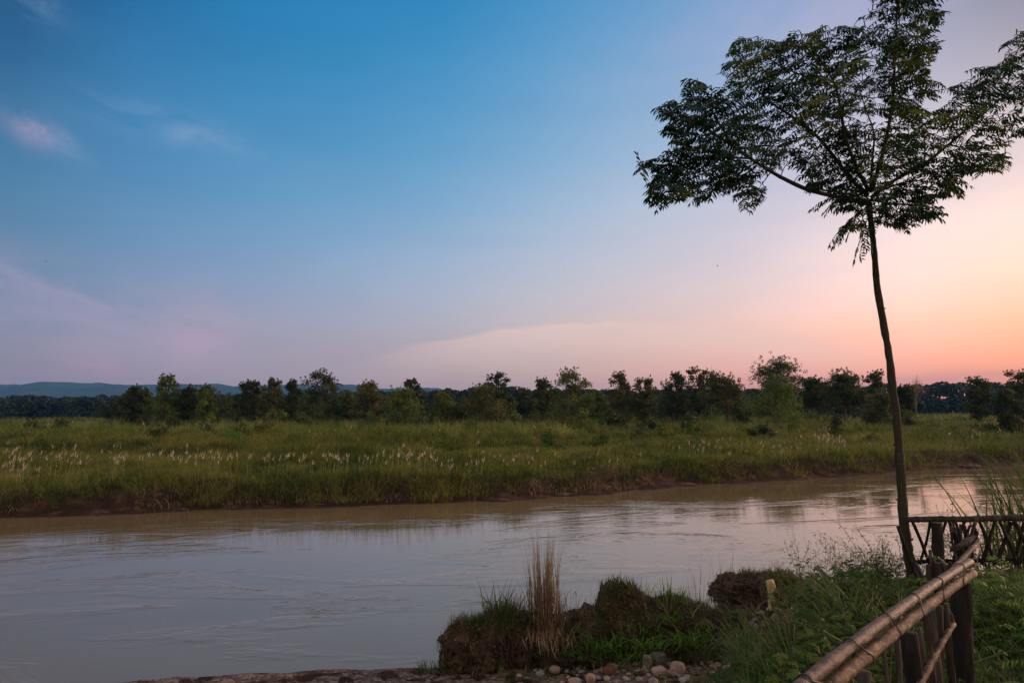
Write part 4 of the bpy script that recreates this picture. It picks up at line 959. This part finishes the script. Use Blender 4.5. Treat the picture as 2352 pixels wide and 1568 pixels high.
def plantmesh(kind,seed):
    lf=MB(); stm=MB(); 
    if kind=='fern':
        for _ in range(7): sprig(lf,stm,rng.normal(0,.05,3)*[1,1,0],np.array([rng.normal(0,.55),rng.normal(0,.55),1]),rng.uniform(.5,.95),9,.062,.22,rng.random(),7,.30)
    elif kind=='shrub':
        for _ in range(9): sprig(lf,stm,rng.normal(0,.08,3)*[1,1,0],np.array([rng.normal(0,.6),rng.normal(0,.6),1]),rng.uniform(.35,.8),11,.045,.42,rng.random(),5,.15)
    return lf.mesh(kind+'_leaves'),stm.mesh(kind+'_stems')
def protoplants(kind,k,mat):
    out=[]
    for i in range(k):
        a,b=plantmesh(kind,i); a.materials.append(M[mat]); b.materials.append(M['herb']); out.append((a,b))
    return out
fern=protoplants('fern',4,'fern'); shr=protoplants('shrub',4,'shrub_leaf')
def placeplant(pm,x,y,s,label,grp,cat,name,zoff=0,rx=0,ry=0):
    e=empty(name,(x,y,float(H(x,y))-.03+zoff),label,cat,grp,rng.uniform(0,6.28)); e.scale=(s,s,s); e.rotation_euler=(rx,ry,e.rotation_euler[2])
    for nm,me in (('leaves',pm[0]),('stems',pm[1])):
        o=bpy.data.objects.new(nm,me); C.objects.link(o); o.parent=e
    return e
gf='feathery green plants right of the bamboo rail'
def fencex(y): return np.interp(y,[0,1.9,4.5,8.2,9],[-1,.4,2.92,4.75,5.2])
k=0
for _ in range(2000):
    if k>=78: break
    y=rng.uniform(2.6,9.2); x=rng.uniform(2.0,8.5)
    if x<fencex(y)+(.42 if y<5 else .3) or x>y*.86+.6: continue
    s=rng.uniform(.7,1.15)*(.85 if y<4 else 1)*(.6 if y>6.3 else 1)
    s=min(s,(4.5-(.20 if x/y<.68 else .175)*y-float(H(x,y)))/.8)
    if s<.22: continue
    placeplant(fern[k%4],x,y,s,'feathery green plant in the thicket right of the bamboo rail',gf,'leafy plant','leafy_plant',zoff=-.05,rx=rng.normal(0,.15),ry=rng.normal(-.15,.15)); k+=1
k=0
for _ in range(6000):
    if k>=150: break
    y=rng.uniform(3.2,12.8); x=rng.uniform(1,7.5); b=float(bankd(np.array([x]),np.array([y]))[0])
    if b<-2.7 or x>fencex(y)-.22 or float(Yn(x))-y<.3: continue
    px=x/y*1568/1.03+1176
    if px<1846 and y>6.8: continue
    if px<1800 and (rng.random()<.8 or (px<1660 and y<11.9)): continue
    s_=min(rng.uniform(.55,1.0),(4.5-(.207 if (px>1860 and rng.random()<.6) else .222)*y-float(H(x,y)))/.78)
    if s_<.22: continue
    placeplant(shr[k%4],x,y,s_,'leafy green plant in the thicket between the bamboo rail and the river','green plants on the slope left of the bamboo rail','leafy plant','leafy_plant',zoff=-.08,rx=rng.normal(0,.2),ry=rng.normal(-.1,.2)); k+=1
tpro=[]
for k in range(5):
    n=int(rng.integers(35,70)); mb=MB(); b=np.stack([rng.normal(0,.07,n),rng.normal(0,.07,n),np.full(n,-.02)],1); a=np.arctan2(b[:,1],b[:,0])+rng.normal(0,.6,n)
    blades(mb,b,rng.uniform(.2,.75,n),rng.uniform(.1,.6,n),a,.013*rng.uniform(.6,1.3,n),S=4,droop=.8*rng.random(n)); me=mb.mesh('grass_tussock'); me.materials.append(M[['grass_near','grass_bright','grass_near','dry_grass','grass_near'][k]]); tpro.append(me)
k=0
for _ in range(4000):
    if k>=90: break
    y=rng.uniform(4,12.6); x=rng.uniform(.8,7); b=float(bankd(np.array([x]),np.array([y]))[0])
    if b<-3 or x>fencex(y)-.15 or float(Yn(x))-y<.3: continue
    pq=x/y*1568/1.03+1176
    if (1690<pq<1846 and y>7) or (pq<1660 and y<11.9): continue
    s_=min(rng.uniform(.5,1.2),(4.5-.218*y-float(H(x,y)))/.6)
    if s_<.3: continue
    o=bpy.data.objects.new('grass_tussock',tpro[int(rng.integers(5))]); C.objects.link(o); o.location=(x,y,float(H(x,y))-.02); o.scale=(s_,)*3; o.rotation_euler=(0,0,rng.uniform(0,6.28)); k+=1
    tag(o,'wild grass tuft among the weeds on the slope left of the bamboo rail','grass tussock','wild grass tufts on the slope left of the bamboo rail')
# dense hedge of leaves just left of the slender tree
for i,(px,py,d,s) in enumerate([(1850,1290,10.6,1.0),(1890,1285,10.4,1.1),(1930,1285,10,1.1),(1970,1290,9.8,1.1),(2010,1300,9.4,1.1),(2050,1310,9,1.0),(1830,1340,10.4,1.1),(1870,1350,9.8,1.2),(1920,1350,9.4,1.2),(1970,1360,9,1.2),(2020,1365,8.6,1.1),(1860,1400,9.3,1.1),(1900,1420,8.8,1.1),(1960,1420,8.2,1.2),(2010,1430,7.8,1.1)]):
    s=s*.8; q=P(px+14,py+60,d); e_=placeplant(shr[i%4],q[0],q[1],s,'thick leafy shrub on the slope left of the slender tree','thick shrubs left of the slender tree','shrub','shrub'); 
    e_.location.z=max(float(H(q[0],q[1])),float(q[2])-.45*s)
# tall herbs with buds against the water
def herb(px,py,d,hpx,label,grp=None,n=9):
    base=P(px,py,d); L=hpx/1568*d; z_=min(base[2],float(H(base[0],base[1]))); L+=(base[2]-z_)*.9; base[2]=z_; e=empty('flowering_weed',base,label,'weed',grp); s_=MB(); b_=MB(); lf=MB()
    def rec(p,v,l,r,k):
        pts=[p];
        for _ in range(4): v=norm(v+rng.normal(0,.09,3)); pts.append(pts[-1]+v*l/4)
        tube(s_,np.array(pts),np.linspace(r,r*.6,5),4,False)
        if k==0:
            c=pts[-1]+rng.normal(0,.008,(5,3)); leafquads(b_,c,.018); return
        leafquads(lf,np.repeat(np.array(pts)[1:],3,0)+rng.normal(0,.03,(12,3)),.05,aspect=.35)
        for j in range(3 if k>1 else 4):
            q=pts[int(rng.integers(2,5))]; rec(q,norm(v+rng.normal(0,.45,3)+np.array([0,0,.15])),l*rng.uniform(.4,.65),r*.6,k-1)
    for _ in range(n): rec(rng.normal(0,.05,3)*[1.5,1,0],norm(np.array([rng.normal(0,.35),rng.normal(0,.3),1])),L*rng.uniform(.4,.65),.006,2)
    s_.build('stems',M['herb'],e); b_.build('buds',M['herb_bud'],e); lf.build('leaves',M['shrub_leaf'],e)
for a in [(1855,1310,10.4,95,'budding weed furthest left over the slope, against the water'),(1900,1305,10.2,105,'tall branching weed second from the left above the shrubs'),(1945,1300,10,70,'weed of middle height left of the leafy upright stem'),(1985,1300,9.8,105,'upright leafy stemmed weed left of the slender tree'),(2028,1300,9.4,80,'thin weed right against the foot of the slender tree'),(1815,1335,11,60,'low thin weed over the right end of the earth clods'),(2215,1215,9.6,105,'twiggy weed rising behind the lattice fence near the stick bundle'),(2255,1215,9.6,90,'twiggy weed behind the middle of the lattice fence'),(2300,1215,9.6,70,'twiggy weed behind the lattice fence below the reeds'),(2120,1290,9,60,'weed showing through the first bays of the lattice'),(2290,1265,8.8,60,'weed showing through the right bays of the lattice')]:
    herb(a[0],a[1],a[2],a[3],a[4],'budding weeds along the near bank')
# reeds at right edge
rb=P(2400,1300,9.3); mb=MB(); n=120
b=np.stack([rng.normal(0,.32,n),rng.normal(0,.2,n),np.zeros(n)],1); h=rng.uniform(.9,2.1,n); a=np.where(rng.random(n)<.7,rng.normal(math.pi,.5,n),rng.uniform(0,6.28,n))
blades(mb,b,h,h*rng.uniform(.1,.75,n),a,.022,S=6,droop=.12*rng.random(n),side=rng.normal(0,.6,n))
o=mb.build('reed_clump',M['grass_near']); o.location=[float(q) for q in rb]; tag(o,'tall green reeds arching in from the right edge over the lattice fence','reeds')

# ------------------------------------------------------------------ fences
def bamboo(parent,name,a,b,r0,r1,origin,nodes_=10,mat='bamboo',curve=.0,sides=14,wob=.05):
    a=np.array(a);b=np.array(b); L=np.linalg.norm(b-a); n=nodes_*6+1; tt=np.linspace(0,1,n)
    path=a+(b-a)*tt[:,None]; path[:,2]+=curve*np.sin(tt*math.pi)+.003*np.sin(tt*11); path[:,0]+=.004*np.sin(tt*9+1)
    r=np.interp(tt,[0,1],[r0,r1]); ph=(np.arange(n)%6)
    r=r*np.where(ph==0,1.12,np.where((ph==1)|(ph==5),1.0,.985))
    mb=MB(); tube(mb,path,r,sides,True,wob=wob,seed=int(abs(a[0])*10)+3)
    o=mb.build(name,M[mat],parent,smooth=True,origin=origin); return path
A1=P(2226,1291,4.5); z_r=A1[2]
def onz(px,py,z): return G(px,py,z)
An=onz(1880,1562,z_r); dr=(An-A1); An2=A1+dr*1.42
B1=P(2233,1317,4.42); Bn=onz(1945,1562,B1[2]+.0); 
Bd=(Bn-B1); Bn2=B1+Bd*1.5
fo=np.array([2.0,3.6,2.5])
f1=empty('bamboo_rail_fence',fo,'near fence of two bamboo poles wired together side by side on dark posts','fence')
pa=bamboo(f1,'rail',A1,An2,.0245,.0255,fo,9,'bamboo_dark',curve=.035,wob=.02)
pb=bamboo(f1,'rail',B1,Bn2,.025,.0265,fo,10,curve=.03,wob=.02)
# wire ties around both rails
for k in (4,12,19,26,33,40,47):
    k2=min(len(pb)-1,k+3); ca,cb=pa[min(k,len(pa)-1)],pb[min(k2,len(pb)-1)]; ax=norm(A1-An2); up=np.array([0,0,1.]); sd=norm(np.cross(ax,up))
    u=norm(cb-ca-ax*np.dot(cb-ca,ax)); v_=np.cross(ax,u); rr=.029; ring=[]
    for a in np.linspace(0,2*math.pi,24):
        c=ca if math.cos(a)<0 else cb
        ring.append(c+u*math.cos(a)*rr+v_*math.sin(a)*rr)
    mb=MB(); tube(mb,np.array(ring),.0028,5,False); mb.build('tie_wire',M['wire'],f1,origin=fo)
def post(parent,name,px,py,d,zb,r,mat,origin,lean=(0,0),sides=10,wob=.25,seed=1,topcut=0):
    tpt=P(px,py,d); bt=np.array([tpt[0]+lean[0],tpt[1]+lean[1],zb]); mb=MB()
    path=smoothpath([bt,(bt+tpt)/2+rng.normal(0,.012,3),tpt],9); tube(mb,path,np.linspace(r*1.08,r*.95,9),sides,True,wob=wob,seed=seed)
    return mb.build(name,M[mat],parent,smooth=True,origin=origin)
post(f1,'post',2208,1335,4.45,2.2,.058,'darkwood',fo,(-.02,0),seed=2)
post(f1,'post',2088,1452,3.85,2.2,.043,'darkwood',fo,(.02,0),seed=4)
post(f1,'post',1985,1540,3.3,2.2,.03,'oldwood',fo,(.05,0),seed=6)
for px,py,d,r,l in [(2125,1412,4.0,.016,.03),(2140,1400,4.15,.022,.01),(2158,1390,4.2,.018,-.02),(2170,1385,4.25,.02,.02),(2030,1490,3.6,.012,.06),(2060,1465,3.75,.014,.05),(2112,1440,3.95,.013,.08)]:
    post(f1,'paling',px,py,d,2.2,r,'oldwood',fo,(l,0),7,.35,int(px))
# lower slanting bamboo and bent branch
bamboo(f1,'brace',P(2188,1432,4.3),P(2096,1600,3.7),.016,.019,fo,6)
mb=MB(); tube(mb,smoothpath([P(2188,1432,4.3),P(2182,1410,4.3),P(2165,1385,4.3),P(2158,1360,4.32)],8),np.linspace(.016,.01,8),7,True); mb.build('brace',M['oldwood'],f1,origin=fo)
# far lattice fence
fo2=P(2085,1290,8.0)
f2=empty('lattice_fence',fo2,'dark lattice fence of crossed sticks under a straight top pole, starting at the slender tree','fence')
tl=P(2080,1193,8.05); trr=P(2420,1188,7.75); bamboo(f2,'rail',tl,trr,.034,.036,fo2,12,'oldwood',wob=.12)
tl2=P(2095,1290,8.05); tr2=P(2420,1282,7.75); bamboo(f2,'rail',tl2,tr2,.022,.022,fo2,12,'darkwood',wob=.15)
for i,(xa,xb) in enumerate([(2096,2135),(2136,2112),(2138,2170),(2172,2148),(2180,2210),(2214,2188),(2252,2300),(2285,2255),(2296,2336),(2322,2288),(2330,2372),(2352,2330),(2380,2340)]):
    y0=1198; y1=1288; dd=8.0-(xa-2080)/320*.25+(.03 if i%2 else -.03)
    if i==6: xa,xb=2250,2285
    mb=MB(); tube(mb,smoothpath([P(xa,y0,dd),P((xa+xb)/2+rng.normal(0,1.5),(y0+y1)/2,dd),P(xb,y1+8,dd)],7),.019*rng.uniform(.8,1.15),7,True,wob=.2,seed=i); mb.build('lattice_stick',M['darkwood'],f2,origin=fo2)
post(f2,'post',2153,1200,7.7,2.2,.062,'darkwood',fo2,(0,0),seed=9)
post(f2,'post',2062,1208,8.0,2.3,.02,'darkwood',fo2,(.28,0),7,seed=10)
# bundle of sticks leaning on the lattice
so_=P(2210,1290,7.6); e=empty('stick_bundle',so_,'bundle of dark sticks standing upright against the lattice fence','sticks')
for i in range(20):
    a=P(rng.uniform(2180,2250),rng.uniform(1196,1225),7.65+rng.normal(0,.06)); b=P(rng.uniform(2195,2228),1300,7.6); mb=MB(); tube(mb,smoothpath([b,(a+b)/2+rng.normal(0,.015,3),a],6),rng.uniform(.009,.016),6,True,wob=.2,seed=i); mb.build('stick',M['oldwood'] if i%2 else M['darkwood'],e,origin=so_)
so_=P(2155,1360,6.6); e=empty('stake_bundle',so_,'bundle of split weathered stakes in front of the dark post, left of the rail end','stakes')
for i,(px,py,r) in enumerate([(2132,1296,.022),(2142,1278,.03),(2152,1290,.034),(2162,1284,.028),(2171,1296,.024),(2182,1290,.02),(2137,1262,.014),(2190,1310,.02)]):
    tpt=P(px,py,6.6+rng.normal(0,.05)); bt=np.array([tpt[0]+rng.normal(0,.03),tpt[1],2.3]); mb=MB(); tube(mb,smoothpath([bt,(bt+tpt)/2,tpt],6),r,8,True,wob=.35,seed=i*3); mb.build('stake',M['oldwood'],e,origin=so_)
e=empty('bamboo_pole',P(2205,1290,6.6),'short pale yellow bamboo pole slanting up behind the end of the rail','bamboo pole'); oo=P(2205,1290,6.6)
bamboo(e,'pole',P(2178,1318,6.3),P(2248,1243,7.0),.02,.024,oo,4)
e2=empty('driftwood_branch',P(2200,1255,7.1),'broken grey branch lying across the stick bundle','branch'); mb=MB(); tube(mb,smoothpath([P(2185,1262,7.1),P(2210,1250,7.1),P(2238,1232,7.2)],7),[.02,.026,.03,.028,.034,.03,.022],8,True,wob=.3); mb.build('limb',M['oldwood'],e2,origin=P(2200,1255,7.1))
# slanting dark stick below the tree foot
mb=MB(); tube(mb,smoothpath([P(2100,1290,7.2),P(2125,1340,6.9),P(2145,1400,6.6)],7),[.02]*7,7,True,wob=.2); tag(mb.build('fallen_stick',M['darkwood']),'dark stick slanting down from the foot of the slender tree','stick')
# leafy litter heap at the foot of the tree
hp=P(2095,1295,8.4); mb=MB(); lump(mb,(hp[0],hp[1],float(H(hp[0],hp[1]))+.1),(.3,.22,.2),77,40,.6); 
tag(mb.build('soil_heap',M['soil'],smooth=True),'dark heap of soil and dead leaves behind the foot of the slender tree','soil heap')

# ------------------------------------------------------------------ birds
for px,py,d,s,lb in [(105,601,70,.13,'tiny dark bird far out in the sky at left'),(1648,611,60,.13,'tiny dark bird in the pink sky left of the slender tree'),(1294,617,80,.11,'faint tiny bird in the middle of the sky'),(1077,703,90,.11,'faintest tiny bird, low in the sky left of centre')]:
    p=P(px,py,d); e=empty('bird',p,lb,'bird','birds far off in the sky')
    mb=MB(); tube(mb,np.array([(-.5,0,0),(-.3,0,.02),(0,0,.03),(.3,0,.03),(.45,0,.04),(.55,0,.02)])*s*1.6,np.array([.02,.05,.1,.08,.06,.01])*s*1.5,7); mb.build('body',M['bird'],e,smooth=True)
    for sgn in (1,-1):
        mb=MB(); mb.add(np.array([(-.15,0,.05),(.2,0,.05),(.12,sgn*.5,.3),(-.12,sgn*.5,.28),(-.2,sgn*1.1,.12)])*s*1.4,[(0,1,2,3)],[(3,2,4)]); mb.build('wing',M['bird'],e)
